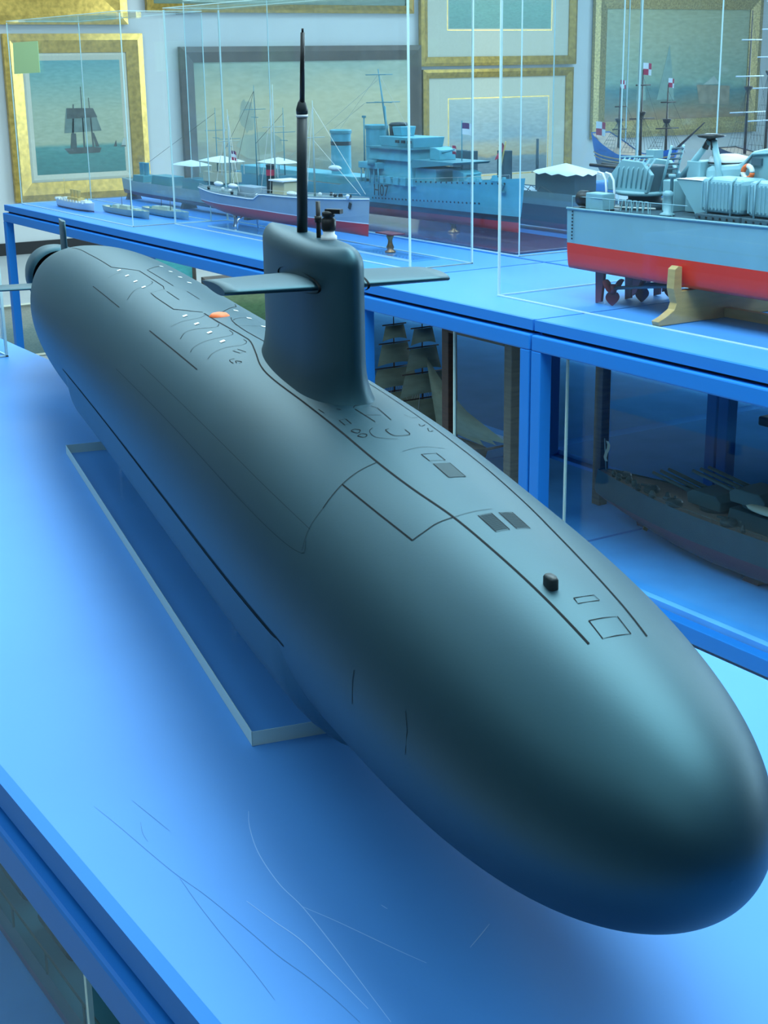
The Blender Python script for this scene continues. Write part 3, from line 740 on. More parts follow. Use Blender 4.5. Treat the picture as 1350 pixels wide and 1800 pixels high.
for (a, b) in (((-4.84, 3.08, 1.46), (-5.13, 3.08, 1.25)), ((-4.84, 3.08, 1.46), (-4.62, 3.08, 1.24)), ((-4.812, 3.0, 1.355), (-5.13, 3.05, 1.25)), ((-4.84, 3.08, 1.44), (-5.6, 3.08, 1.10))): mb.tube([a, b], 0.0006, 4)
mb.build('rigging', M['rope'], hw)
# staff and flags
MB().cyl((-4.30, 3.08, 1.12), (-4.30, 3.08, 1.30), 0.0022, n=6).build('flag_staff', M['turq_dk'], hw)
flag(hw, (-4.298, 3.08, 1.293), 0.075, 0.04, [['purple', 'white'], ['white', 'white']])
flag(hw, (-4.33, 3.06, 1.215), 0.032, 0.03, [['flagred'], ['white'], ['flagred']])
# foredeck fittings, anchor, boats
for k in range(9):
    x = -4.18 + 0.022*k + random.uniform(-.004, .004); zz = zdH((x + 5.98)/2.045) - .004
    MB().taper((x, 3.05 + random.uniform(-.03, .02), zz), (0.012, 0.012), (0.009, 0.009), random.uniform(.008, .02)).build('deck_fitting', M['turq'], hw)
p = ptH(0.955, 1.085, -1)
MB().cbox((p[0], p[1] - .004, 1.085), (0.012, 0.006, 0.03), 0, 0, .5).cbox((p[0] + .006, p[1] - .004, 1.073), (0.026, 0.006, 0.006)).build('anchor', M['turq_dk'], HULL[hw.name])
MB().grid(lambda u, v: (-5.02 + 0.09*(u - .5), 2.985 + 0.016*math.sin(2*PI*v)*math.sqrt(max(0, 1 - (2*u - 1)**2)), 1.105 + 0.012*math.cos(2*PI*v)*math.sqrt(max(0, 1 - (2*u - 1)**2))), 10, 12, True).build('ship_boat', M['white'], hw)
MB().box(-5.9, -4.9, 3.02, 3.14, 1.04, 1.075).build('after_deckhouse', M['turq'], hw, bevel=0.003)
rail(hw, [ptH(u, zdH(u), -1) for u in [0.55 + .02*k for k in range(22)]], 0.014)

# ------------------------------------------------------------------ small grey steamer with red bottom
st = thing('steamship_model', 'small grey steamer model with black funnel, red bottom and white stays', 'model ship', (-4.68, 2.545, 0.9))
zdS = lambda u: 1.038 - 0.014*u*0 + (0.022 if u > 0.47 else 0.0 if u < 0.43 else 0.022*(u - .43)/.04) + 0.022*max(0, (u - .47)/.53)**1.6 + 0.01*max(0, (.3 - u)/.3)**2
ptS, bS = ship_hull(st, -5.285, -4.065, 2.545, 0.062, 0.955, zdS, [(0.995, M['red'], 'hull_bottom'), (0.998, M['white'], 'white_line'), (None, M['shipgrey'], 'hull_side')], M['deckgrey'], sb=0.45, bow=0.42, fine=0.8, full=0.16, rake=0.012, keel_rise=0.03, bow_e=0.5)
MB().tube([tuple(Vector(ptS(u, zdS(u) - .006, -1)) + Vector((0, -.0015, 0))) for u in [k/30 for k in range(31)]], 0.0022, 6).build('rubbing_strake', M['white'], st)
funnel(st, -4.735, 2.545, 1.05, 1.155, 0.016, 0.016, M['text'], None, band=(0.62, 0.82, M['flagred']))
MB().taper((-4.88, 2.545, 1.034), (0.14, 0.06), (0.13, 0.055), 0.035).build('deckhouse', M['shipgrey'], st, bevel=0.002)
MB().taper((-4.62, 2.545, 1.056), (0.09, 0.07), (0.085, 0.065), 0.045).build('bridge', M['cream'], st, bevel=0.002)
MB().box(-4.67, -4.57, 2.50, 2.59, 1.103, 1.108).build('bridge_awning', M['white'], st)
for (x, y) in ((-5.08, 2.505), (-4.95, 2.50), (-4.50, 2.50)):
    MB().grid(lambda u, v: (x + 0.07*(u - .5), y + 0.011*math.sin(2*PI*v)*math.sqrt(max(0, 1 - (2*u-1)**2)), 1.068 + 0.009*math.cos(2*PI*v)*math.sqrt(max(0, 1 - (2*u-1)**2))), 10, 10, True).build('lifeboat', M['white'], st)
for (x, z0, z1) in ((-5.06, 1.035, 1.34), (-4.70, 1.05, 1.43), (-4.42, 1.06, 1.38)):
    MB().cyl((x, 2.545, z0), (x, 2.545, z1), 0.004, 0.0015, 8).cyl((x, 2.50, lerp(z0, z1, .62)), (x, 2.59, lerp(z0, z1, .62)), 0.0015, n=6).build('mast', M['palegreen'], st)
mb = MB()
for (a, b) in (((-4.42, 2.545, 1.36), (-4.09, 2.545, 1.09)), ((-4.42, 2.545, 1.25), (-4.12, 2.545, 1.085)), ((-5.06, 2.545, 1.32), (-4.94, 2.50, 1.05)), ((-5.06, 2.545, 1.32), (-4.90, 2.50, 1.05)), ((-5.06, 2.545, 1.32), (-5.10, 2.50, 1.045)), ((-4.70, 2.545, 1.41), (-4.66, 2.50, 1.06)), ((-4.70, 2.545, 1.41), (-4.73, 2.50, 1.06)), ((-4.42, 2.545, 1.36), (-4.45, 2.49, 1.07)), ((-4.42, 2.545, 1.36), (-4.38, 2.49, 1.07))): mb.tube([a, b], 0.001, 4)
mb.build('rigging', M['rope'], st)
for k in range(14):
    x = -5.2 + 0.08*k + random.uniform(-.02, .02)
    MB().lathe([(0.006, 0), (0.005, .006), (0.008, .010), (0.003, .014)], (x, 2.52 + random.uniform(-.015, .04), zdS((x + 5.285)/1.22) - .004), 8).build('ventilator', M['white'] if k % 3 else M['text'], st)
for (x, w) in ((-4.18, .01), (-4.24, .012), (-4.3, .009)): MB().taper((x, 2.54, 1.072), (w, w), (w*.7, w*.7), .012).build('windlass', M['text'], st)
p = ptS(0.93, 1.05, -1); MB().cbox((p[0], p[1] - .002, 1.05), (.012, .004, .02), 0, 0, .4).build('anchor', M['text'], HULL[st.name])
flag(st, (-5.04, 2.545, 1.19), 0.05, 0.035, [['purple', 'flagred'], ['white', 'white'], ['flagred', 'flagred']])
rail(st, [ptS(u, zdS(u), -1) for u in [0.02 + .02*k for k in range(48)]], 0.012)
MB().box(-5.16, -4.2, 2.49, 2.60, 0.9012, 0.908).build('base_plate', M['clear'], st)
MB().box(-5.16, -4.2, 2.489, 2.4898, 0.9015, 0.9078).build('base_edge', M['pedge'], st)
MB().lathe([(0.014, 0), (0.012, .006), (0.006, .03), (0.009, .05), (0.004, .055)], (-5.0, 2.53, 0.908), 14).build('support_post', M['chrome'], st)
MB().tube([(-4.93, 2.50, 0.908), (-4.93, 2.505, 0.945), (-4.93, 2.53, 0.957), (-4.93, 2.56, 0.957), (-4.93, 2.585, 0.945), (-4.93, 2.59, 0.908)], 0.004, 8).build('support_hoop', M['chrome'], st)
MB().lathe([(0.014, 0), (0.012, .006), (0.006, .03), (0.009, .045), (0.004, .05)], (-4.35, 2.545, 0.908), 14).build('support_post', M['chrome'], st)

# brass pedestal on its own acrylic slab, in front of H07
pd = thing('display_pedestal', 'turned dark brass pedestal on an acrylic slab in front of H07', 'display stand', (-4.0, 2.60, 0.9))
MB().lathe([(0.018, 0), (0.018, .005), (0.010, .010), (0.013, .018), (0.008, .03), (0.007, .04), (0.012, .052), (0.012, .06)], (-4.0, 2.58, 0.9078), 20).build('spindle', M['brass'], pd)
MB().box(-4.05, -3.95, 2.555, 2.605, 0.968, 0.972).build('top_plate', M['redpurple'], pd)
MB().box(-4.15, -3.80, 2.53, 2.64, 0.9015, 0.9078).build('slab', M['clear'], pd)
MB().box(-4.15, -3.80, 2.529, 2.5298, 0.9015, 0.9078).build('slab_edge', M['pedge'], pd)

# ------------------------------------------------------------------ long grey-green cruiser behind the steamer
gr = thing('cruiser_model', 'long grey green cruiser model with white canvas awnings behind the steamer', 'model ship', (-5.8, 2.76, 0.9))
zdG = lambda u: 0.995 + 0.012*max(0, (u - .5)*2)**2
ptG, bG = ship_hull(gr, -6.60, -5.0, 2.76, 0.062, 0.925, zdG, [(0.945, M['redpurple'], 'hull_bottom'), (None, M['palegreen'], 'hull_side')], M['deckgrey'], sb=0.2, bow=0.35, fine=0.7, full=0.15)
for (x, w, h) in ((-6.35, .12, .03), (-6.1, .2, .04), (-5.75, .25, .045), (-5.4, .22, .04), (-5.15, .1, .03)):
    MB().taper((x, 2.76, 0.99), (w, .08), (w*.94, .07), h).build('deckhouse', M['turq_dk'], gr, bevel=0.002)
def awning(root, x, y, z, w, d, h, m='white'):
    mb = MB(); n = 6
    def fn(u, v):
        r = (1 - abs(2*u - 1))*0.5 + (1 - abs(2*v - 1))*0.5
        r = min(1 - abs(2*u - 1), 1 - abs(2*v - 1))
        return (x + w*(u - .5), y + d*(v - .5), z + h*r**0.8)
    mb.grid(fn, 9, 9, smooth=False)
    mb.build('awning', M[m], root)
    mb = MB()
    for a in (-.46, .46):
        for b in (-.46, .46): mb.cyl((x + w*a, y + d*b, z - .05), (x + w*a, y + d*b, z + .001), .002, n=5)
    mb.build('awning_pole', M['rope'], root)
awning(gr, -5.85, 2.76, 1.088, 0.20, 0.10, 0.022); awning(gr, -5.56, 2.76, 1.118, 0.22, 0.11, 0.022); awning(gr, -5.07, 2.76, 1.135, 0.17, 0.10, 0.02)
MB().box(-5.66, -5.46, 2.72, 2.80, 1.035, 1.075).build('upper_deckhouse', M['cream'], gr, bevel=.002)
MB().box(-5.16, -4.99, 2.72, 2.80, 1.02, 1.09).build('upper_deckhouse', M['turq_dk'], gr, bevel=.002)
for (x, h) in ((-6.38, .035), (-6.33, .035)): funnel(gr, x, 2.76, 1.02, 1.02 + h + .02, .014, .012, M['turq_dk'], None)
for (x, z1) in ((-5.60, 1.33), (-5.25, 1.42), (-5.02, 1.34), (-5.48, 1.30)):
    MB().cyl((x, 2.76, 1.03), (x, 2.76, z1), .003, .0012, 6).cyl((x, 2.71, z1 - .09), (x, 2.81, z1 - .09), .0012, n=5).cyl((x-.03, 2.76, z1 - .12), (x+.03, 2.76, z1 - .12), .0012, n=5).build('mast', M['turq_dk'], gr)
mb = MB()
for (a, b) in (((-5.25, 2.76, 1.40), (-5.6, 2.76, 1.10)), ((-5.25, 2.76, 1.40), (-5.1, 2.70, 1.03)), ((-5.25, 2.76, 1.40), (-5.36, 2.70, 1.03)), ((-5.6, 2.76, 1.31), (-6.3, 2.76, 1.08)), ((-5.02, 2.76, 1.32), (-5.25, 2.76, 1.2))): mb.tube([a, b], .0008, 4)
mb.build('rigging', M['ropedark'], gr)
for x in (-6.5, -5.9, -5.3): MB().taper((x, 2.76, .9), (.03, .07), (.02, .05), .03).build('stand', M['wooddark'], gr)

# ------------------------------------------------------------------ three tiny ships at the front of the left table
ts = thing('toy_ship_model', 'tiny white and cream liner model with buff yellow superstructure at table end', 'model ship', (-6.2, 2.36, .9))
zdt = lambda u: 0.935 + .006*(2*u - 1)**2
ship_hull(ts, -6.42, -5.99, 2.36, .030, .9015, zdt, [(.908, M['purple'], 'hull_bottom'), (None, M['white'], 'hull_side')], M['cream'], sb=.4, bow=.35, full=.15, rake=.006, n=24)
for (x, w, h, k) in ((-6.30, .05, .015, 'white'), (-6.20, .14, .02, 'yellow'), (-6.08, .06, .014, 'white')): MB().taper((x, 2.36, .932), (w, .035), (w*.9, .03), h).build('deckhouse', M[k], ts)
for x in (-6.24, -6.20, -6.16): funnel(ts, x, 2.36, .95, .985, .008, .008, M['yellow'], None)
for x in (-6.33, -6.06): MB().cyl((x, 2.36, .935), (x, 2.36, 1.03), .0016, .001, 6).build('mast', M['yellow'], ts)
for k in range(10): MB().taper((-6.38 + .035*k, 2.335, .934), (.014, .007), (.012, .006), .009).build('lifeboat', M['white'], ts)
def tiny(label, x0, x1, y, mh):
    t = thing('toy_ship_model', label, 'model ship', ((x0 + x1)/2, y, .9))
    ship_hull(t, x0, x1, y, .028, .9015, lambda u: .928 + .006*u*u, [(None, M[mh], 'hull_side')], M['cream'], sb=.5, bow=.4, full=.15, rake=.01, n=24)
    L = x1 - x0
    for (a, w, h) in ((.3, .12, .012), (.5, .2, .016), (.72, .1, .01)): MB().taper((x0 + L*a, y, .926), (L*w, .03), (L*w*.9, .025), h).build('deckhouse', M['palegreen'], t)
    for a in (.4, .6): MB().cyl((x0 + L*a, y, .93), (x0 + L*a, y, .975), .0015, .001, 6).build('mast', M['ropedark'], t)
    for a in (.15, .22, .85): MB().lathe([(.007, 0), (.007, .006), (.003, .008)], (x0 + L*a, y, .924), 8).build('gun_turret', M['turq_dk'], t)
tiny('tiny pale green frigate model just right of the white liner', -6.03, -5.56, 2.425, 'palegreen')
tiny('tiny pale green frigate model behind and right of its twin', -5.86, -5.42, 2.535, 'palegreen')
# ------------------------------------------------------------------ large grey and red gunboat
gb = thing('gunboat_model', 'large blue grey gunboat model with bright red bottom on wooden cradles', 'model ship', (-2.0, 2.57, .9))
zdB = lambda u: 1.137 + 0.028*u + 0.03*max(0, (u - .6)/.4)**2
ptB, bB = ship_hull(gb, -2.93, -0.85, 2.57, .15, .982, zdB, [(1.05, M['redbright'], 'hull_bottom'), (None, M['gungrey'], 'hull_side')], M['gungrey_dk'], sb=.93, bow=.45, fine=.8, full=.02, rake=.0, deck_in=.002, stern_pt=.2)
MB().tube([tuple(Vector(ptB(u, zdB(u), -1)) + Vector((0, -.001, 0))) for u in [k/30 for k in range(31)]], .0032, 6).build('gunwale', M['gungrey'], gb)
for k in range(9): MB().box(-2.925 + .018, -2.925 + .022, 2.428, 2.4285 - .0022, 1.06 + .0085*k, 1.064 + .0085*k).build('draught_mark', M['text'], HULL[gb.name])
# stern smoke tank and box
MB().tube([(-2.905, 2.455, 1.162), (-2.865, 2.455, 1.162)], .020, 20).build('smoke_tank', M['black'], gb)
MB().box(-2.865, -2.80, 2.435, 2.475, 1.138, 1.180).build('tank_locker', M['gungrey'], gb, bevel=.003)
MB().box(-2.915, -2.80, 2.435, 2.475, 1.136, 1.1405).build('tank_cradle', M['black'], gb)
for x in (-2.865, -2.835):
    MB().tube([(x - .03, 2.50, 1.225), (x - .012, 2.50, 1.222), (x, 2.50, 1.208), (x + .004, 2.50, 1.18), (x + .004, 2.50, 1.14)], .003, 8).build('curved_pipe', M['white'], gb)
MB().tube([(-2.83, 2.50, 1.142), (-2.74, 2.50, 1.146), (-2.70, 2.52, 1.146)], .0025, 6).build('hose', M['rope'], gb)
# after gun turret
tx, ty = -2.80, 2.575
MB().lathe([(.062, 0), (.062, .012), (.042, .022), (.042, .034)], (tx, ty, 1.138), 28).build('turret_ring', M['gungrey_dk'], gb)
tb_ = MB().lathe([(.070, 0), (.074, .004), (.074, .010)], (tx, ty, 1.172), 28).build('gun_turret', M['gungrey'], gb)
for y in (-.045, .045):
    MB().prism([(-.085, 0), (.06, 0), (.075, .045), (.04, .075), (-.035, .078), (-.085, .03)], lambda a, b, t: (tx + a, t, 1.18 + b), ty + y - .006, ty + y + .006).build('turret_cheek', M['gungrey'], tb_, bevel=.002, fix=True)
MB().box(tx - .01, tx + .055, ty - .04, ty + .04, 1.18, 1.245).build('turret_breech', M['gungrey_dk'], tb_, bevel=.003)
for y in (-.02, .02):
    MB().cyl((tx - .01, ty + y, 1.232), (tx - .19, ty + y, 1.236), .006, .0045, 12).build('gun_barrel', M['black'], tb_)
    MB().cyl((tx + .04, ty + y, 1.232), (tx - .06, ty + y, 1.234), .011, .009, 12).build('barrel_sleeve', M['gungrey'], tb_)
for k in range(7):
    a = tx - .05 + .018*k
    MB().tube([(a, ty - .052, 1.19), (a + .006, ty - .054, 1.235), (a + .012, ty - .035, 1.262)], .0022, 6).build('turret_pipe', M['gungrey'], tb_)
MB().tube([(tx - .06, ty - .03, 1.262), (tx + .06, ty - .03, 1.268)], .003, 6).cbox((tx + .03, ty, 1.272), (.03, .03, .02)).build('gun_sight', M['gungrey'], tb_)
# slanted ladder rack
lx = -2.735
for s in (-1, 1): MB().tube([(lx, 2.585 + .02*s, 1.18), (lx + .035, 2.585 + .02*s, 1.295)], .0035, 6).build('rack_rail', M['gungrey'], gb)
for k in range(8): MB().tube([(lx + .004*k + .006, 2.565, 1.20 + .0125*k), (lx + .004*k + .006, 2.605, 1.20 + .0125*k)], .0028, 6).build('rack_rung', M['gungrey_dk'], gb)
# lockers, capstan, blast plate
MB().box(-2.70, -2.66, 2.54, 2.66, 1.138, 1.215).build('deck_locker', M['gungrey'], gb, bevel=.003)
MB().lathe([(.018, 0), (.018, .004), (.010, .008), (.010, .042), (.013, .046), (.013, .054), (.006, .058)], (-2.60, 2.465, 1.141), 16).build('capstan', M['gungrey'], gb)
MB().lathe([(.004, 0), (.004, .085), (.009, .088), (.009, .094)], (-2.615, 2.49, 1.141), 8).build('vent_post', M['gungrey'], gb)
MB().box(-2.64, -2.595, 2.56, 2.66, 1.141, 1.262).build('deckhouse_end', M['gungrey'], gb, bevel=.002)
MB().prism([(-2.60, 1.225), (-2.50, 1.225), (-2.50, 1.145), (-2.53, 1.145)], lambda a, b, t: (a, t, b), 2.49, 2.58).build('blast_deflector', M['gungrey'], gb, fix=True)
MB().add([(-2.602, 2.488, 1.226), (-2.50, 2.488, 1.226), (-2.50, 2.582, 1.226), (-2.602, 2.582, 1.226)], [(0, 1, 2, 3)]).build('deflector_lip', M['white'], gb)
# ribbed missile containers on frames
def container(x0, x1):
    y0, y1, z0, z1 = 2.445, 2.535, 1.160, 1.238
    c = MB().box(x0, x1, y0, y1, z0, z1).build('missile_container', M['gungrey'], gb, bevel=.012)
    for k in range(11):
        x = lerp(x0 + .008, x1 - .008, k/10)
        MB().box(x - .0018, x + .0018, y0 - .002, y1 + .002, z0 + .008, z1 - .008).build('container_rib', M['gungrey'], c)
    for x in (x0 + .028, x1 - .028):
        MB().tube([(x, y0 - .004, 1.141), (x, y0 - .004, z1 - .006), (x, y0 + .01, z1 + .003)], .0026, 6).build('container_strap', M['gungrey'], c)
    cc = MB().box(x0 - .004, x1 + .004, y0 - .008, y1, 1.143, 1.158).build('container_cradle', M['gungrey_dk'], gb, bevel=.002)
    for k in range(6): MB().cyl((lerp(x0, x1, (k + .5)/6), y0 - .0075, 1.150), (lerp(x0, x1, (k + .5)/6), y0 - .0095, 1.150), .003, n=8).build('cradle_hole', M['black'], cc)
for k in range(4): container(-2.475 + .145*k, -2.345 + .145*k)
# deckhouse with sloping side, A-frame mast, radar
MB().prism([(-2.585, 1.143), (-1.6, 1.155), (-1.6, 1.30), (-2.40, 1.300), (-2.44, 1.292), (-2.475, 1.262), (-2.585, 1.252)], lambda a, b, t: (a, t, b), 2.565, 2.69).build('superstructure', M['gungrey'], gb, bevel=.012, fix=True)
MB().tube([(-2.58, 2.562, 1.19), (-2.50, 2.562, 1.205), (-2.47, 2.562, 1.225), (-2.455, 2.562, 1.262), (-2.43, 2.562, 1.287), (-2.3, 2.562, 1.296)], .003, 6).build('edge_moulding', M['gungrey'], gb)
MB().box(-2.43, -2.40, 2.558, 2.566, 1.262, 1.278).build('vent_grille', M['gungrey_dk'], gb)
for (x0, x1) in ((-2.655, -2.592), (-2.525, -2.578)):
    MB().cyl((x0, 2.56, 1.222), (x1, 2.585, 1.31), .0085, .0075, 12).build('mast_leg', M['gungrey'], gb)
MB().cyl((-2.59, 2.60, 1.25), (-2.588, 2.59, 1.312), .003, n=6).build('mast_strut', M['rope'], gb)
for (x0, x1) in ((-2.602, -2.592), (-2.572, -2.582)): MB().cyl((x0, 2.58, 1.292), (x1, 2.585, 1.315), .0085, .006, 10).build('mast_clamp', M['black'], gb)
MB().lathe([(.006, 0), (.030, .004), (.034, .008), (.012, .013)], (-2.588, 2.585, 1.314), 18).build('radar_cap', M['black'], gb)
MB().lathe([(.045, 0), (.05, .008), (.045, .02), (.02, .026)], (-2.57, 2.63, 1.252), 18).build('radome', M['white'], gb)
MB().lathe([(.051, 0), (.051, .004)], (-2.57, 2.63, 1.2565), 18).build('radome_band', M['black'], gb)
# lifebuoy ring, half red half white
for k, key in ((0, 'white'), (1, 'orange'), (2, 'white'), (3, 'orange')):
    MB().tube([(-2.432 + .014*math.cos(q), 2.555 - .004, 1.246 + .014*math.sin(q)) for q in [PI/2*k + PI/2*i/6 for i in range(7)]], .006, 8).build('lifebuoy', M[key], gb)
rail(gb, [tuple(Vector(ptB(u, zdB(u), -1)) + Vector((0, .008, 0))) for u in [.005 + .012*k for k in range(18)]], .03, M['gungrey'], .001)
mb = MB()
for k in range(5): mb.tube([(-2.76 + .02*k, 2.46, 1.14), (-2.755 + .02*k, 2.462, 1.168), (-2.745 + .02*k, 2.462, 1.168), (-2.74 + .02*k, 2.46, 1.14)], .0016, 5)
mb.build('deck_hoop', M['gungrey'], gb)
# rudders, shafts and propellers
for (y, x0) in ((2.47, -2.855), (2.57, -2.855), (2.67, -2.855)):
    MB().prism([(0, .99), (.035, .99), (.024, .905), (.004, .90)], lambda a, b, t: (x0 + a, t, b), y - .004, y + .004).build('rudder', M['redpurple'], gb, fix=True)
    px_ = x0 + .065
    MB().cyl((px_ - .02, y, .942), (px_ + .28, y, .985), .0048, n=10).build('propeller_shaft', M['gungrey_dk'], gb)
    ph_ = MB().lathe([(.004, -.012), (.010, -.006), (.010, .012)], (px_, y, .942), 10).build('propeller', M['redpurple'], gb)
    for k in range(3):
        q = 2*PI*k/3 + .5
        def blade(u, v):
            r = .008 + .034*u; w = .020*math.sin(PI*min(1, .25 + .72*u))*(v - .5)*1.6
            return (px_ + w*.55, y + r*math.cos(q) - w*math.sin(q), .942 + r*math.sin(q) + w*math.cos(q))
        MB().grid(blade, 7, 5).build('propeller_blade', M['redpurple'], ph_)
    MB().prism([(px_ + .075, .99), (px_ + .11, .99), (px_ + .09, .945), (px_ + .075, .935)], lambda a, b, t: (a, t, b), y - .003, y + .003).build('shaft_bracket', M['redpurple'], gb, fix=True)
# wooden cradles: S-shaped board under the hull
def cradle(x):
    poly = [(-.225, .901), (-.19, .901), (.19, .901), (.225, .901), (.225, .92), (.19, .94), (.165, .965), (.165, 1.035), (.15, 1.035), (.146, .985), (-.146, .985), (-.150, 1.035), (-.165, 1.037), (-.176, 1.03), (-.178, .985), (-.172, .965), (-.165, .95), (-.168, .935), (-.18, .925), (-.205, .917), (-.222, .91)]
    poly = [(-.218, .901), (.218, .901), (.222, .912), (.20, .92), (.172, .935), (.166, .95), (.172, .965), (.178, .985), (.176, 1.03), (.165, 1.037), (.153, 1.035), (.152, .978), (-.152, .978), (-.153, 1.035), (-.165, 1.037), (-.176, 1.03), (-.178, .985), (-.172, .965), (-.166, .95), (-.172, .935), (-.20, .92), (-.222, .912)]
    MB().prism(poly, lambda a, b, t: (t, 2.57 + a, b), x, x + .024).build('cradle', M['woodlight'], gb, bevel=.0015, fix=True)
cradle(-2.515); cradle(-1.5)
MB().box(-2.49, -1.5, 2.56, 2.58, .903, .925).build('cradle_beam', M['woodlight'], gb)
# bridge and bow gun further forward
br = MB().taper((-1.85, 2.627, 1.298), (.30, .115), (.26, .10), .075).build('bridge', M['gungrey'], gb, bevel=.006)
for k in range(5): MB().box(-1.97 + .05*k, -1.935 + .05*k, 2.5705, 2.5745, 1.33, 1.35).build('bridge_window', M['black'], br)
for k in range(6): MB().cyl((-2.3 + .11*k, 2.567, 1.255), (-2.3 + .11*k, 2.5625, 1.255), .009, n=12).build('porthole', M['black'], gb)
MB().cyl((-1.80, 2.627, 1.372), (-1.80, 2.627, 1.52), .008, .005, 10).cyl((-1.80, 2.56, 1.48), (-1.80, 2.69, 1.48), .004, n=8).build('foremast', M['gungrey'], gb)
MB().lathe([(.05, 0), (.05, .02), (.045, .05), (.02, .062)], (-1.28, 2.57, 1.158), 20).build('bow_turret', M['gungrey'], gb)
MB().cyl((-1.26, 2.57, 1.19), (-1.08, 2.57, 1.205), .007, .005, 12).build('bow_gun_barrel', M['gungrey_dk'], gb)
# ------------------------------------------------------------------ scratches on the foreground table
for pts in ([(-0.984,0.486),(-0.959,0.474),(-0.919,0.461),(-0.871,0.453),(-0.833,0.452),(-0.779,0.446),(-0.727,0.439),(-0.682,0.433)], [(-0.833,0.452),(-0.806,0.462),(-0.778,0.471),(-0.746,0.481),(-0.723,0.489)], [(-0.863,0.421),(-0.83,0.425),(-0.794,0.43),(-0.75,0.429),(-0.702,0.428)], [(-0.737,0.554),(-0.729,0.54),(-0.721,0.525)], [(-0.802,0.502),(-0.795,0.503)]):
    scratch(pts, 0.0007)
for pts in ([(-1.065,0.381),(-1.024,0.385),(-0.936,0.392),(-0.886,0.399),(-0.83,0.404),(-0.79,0.407),(-0.755,0.412),(-0.723,0.415),(-0.693,0.416)], [(-0.92,0.393),(-0.88,0.389),(-0.835,0.386),(-0.784,0.384),(-0.745,0.381)], [(-1.057,0.412),(-0.991,0.417)], [(-1.018,0.403),(-1.0,0.397),(-0.985,0.395)]):
    scratch(pts, 0.0004, 'scratch_dark')

# ------------------------------------------------------------------ dark-hulled ship behind the bow of H07
dk = thing('dark_ship_model', 'dark hulled ship model with grey deck and white canopy over a black box', 'model ship', (-4.2, 3.43, .9))
zdK = lambda u: 1.045 + .004*u
ptK, bK = ship_hull(dk, -5.05, -3.35, 3.43, .085, .915, zdK, [(.94, M['redpurple'], 'hull_bottom'), (1.0, M['hullblack'], 'hull_side'), (None, M['deckgrey'], 'bulwark')], M['shipgrey'], sb=.5, bow=.4, full=.15)
MB().box(-4.245, -4.03, 3.375, 3.475, 1.04, 1.112).build('black_housing', M['skin_grey'], dk, bevel=.004)
def canopy(root, x, y, z, w, d, h):
    n = 24
    def fn(u, v):
        a = 2*PI*v; r = u
        sc = (abs(math.cos(a))**4 + abs(math.sin(a))**4)**-.25
        return (x + w/2*r*sc*math.cos(a), y + d/2*r*sc*math.sin(a), z + h*(1 - r)**1.1 - (.006 + .004*math.sin(12*a) if r > .99 else 0))
    MB().grid(fn, 8, n*2, True).build('canopy', M['white'], root)
canopy(dk, -4.135, 3.42, 1.118, .27, .16, .028)
for (x, z1) in ((-4.80, 1.165), (-4.73, 1.165), (-4.51, 1.175)): MB().box(x - .022, x + .022, 3.41, 3.45, 1.04, z1).build('dark_stack', M['skin_grey'], dk, bevel=.002)
MB().cyl((-4.30, 3.42, 1.04), (-4.30, 3.42, 1.225), .006, .005, 10).build('deck_post', M['skin_grey'], dk)
MB().cyl((-4.50, 3.40, 1.10), (-4.465, 3.40, 1.21), .003, n=6).build('flag_staff', M['yellow'], dk)
MB().grid(lambda u, v: (-4.475 - .03*u - .01*v, 3.395 + .008*math.sin(5*v), 1.205 - .055*v - .01*u), 5, 7).build('ensign', M['flagred'], dk)
for k in range(6): MB().tube([(-4.52 + .06*k, 3.36, 1.045), (-4.50 + .06*k, 3.36, 1.065), (-4.44 + .06*k, 3.36, 1.045)], .0015, 5).build('deck_cable', M['ropedark'], dk)
for x in (-4.8, -3.9): MB().taper((x, 3.43, .9005), (.05, .09), (.04, .07), .02).build('stand', M['wooddark'], dk)

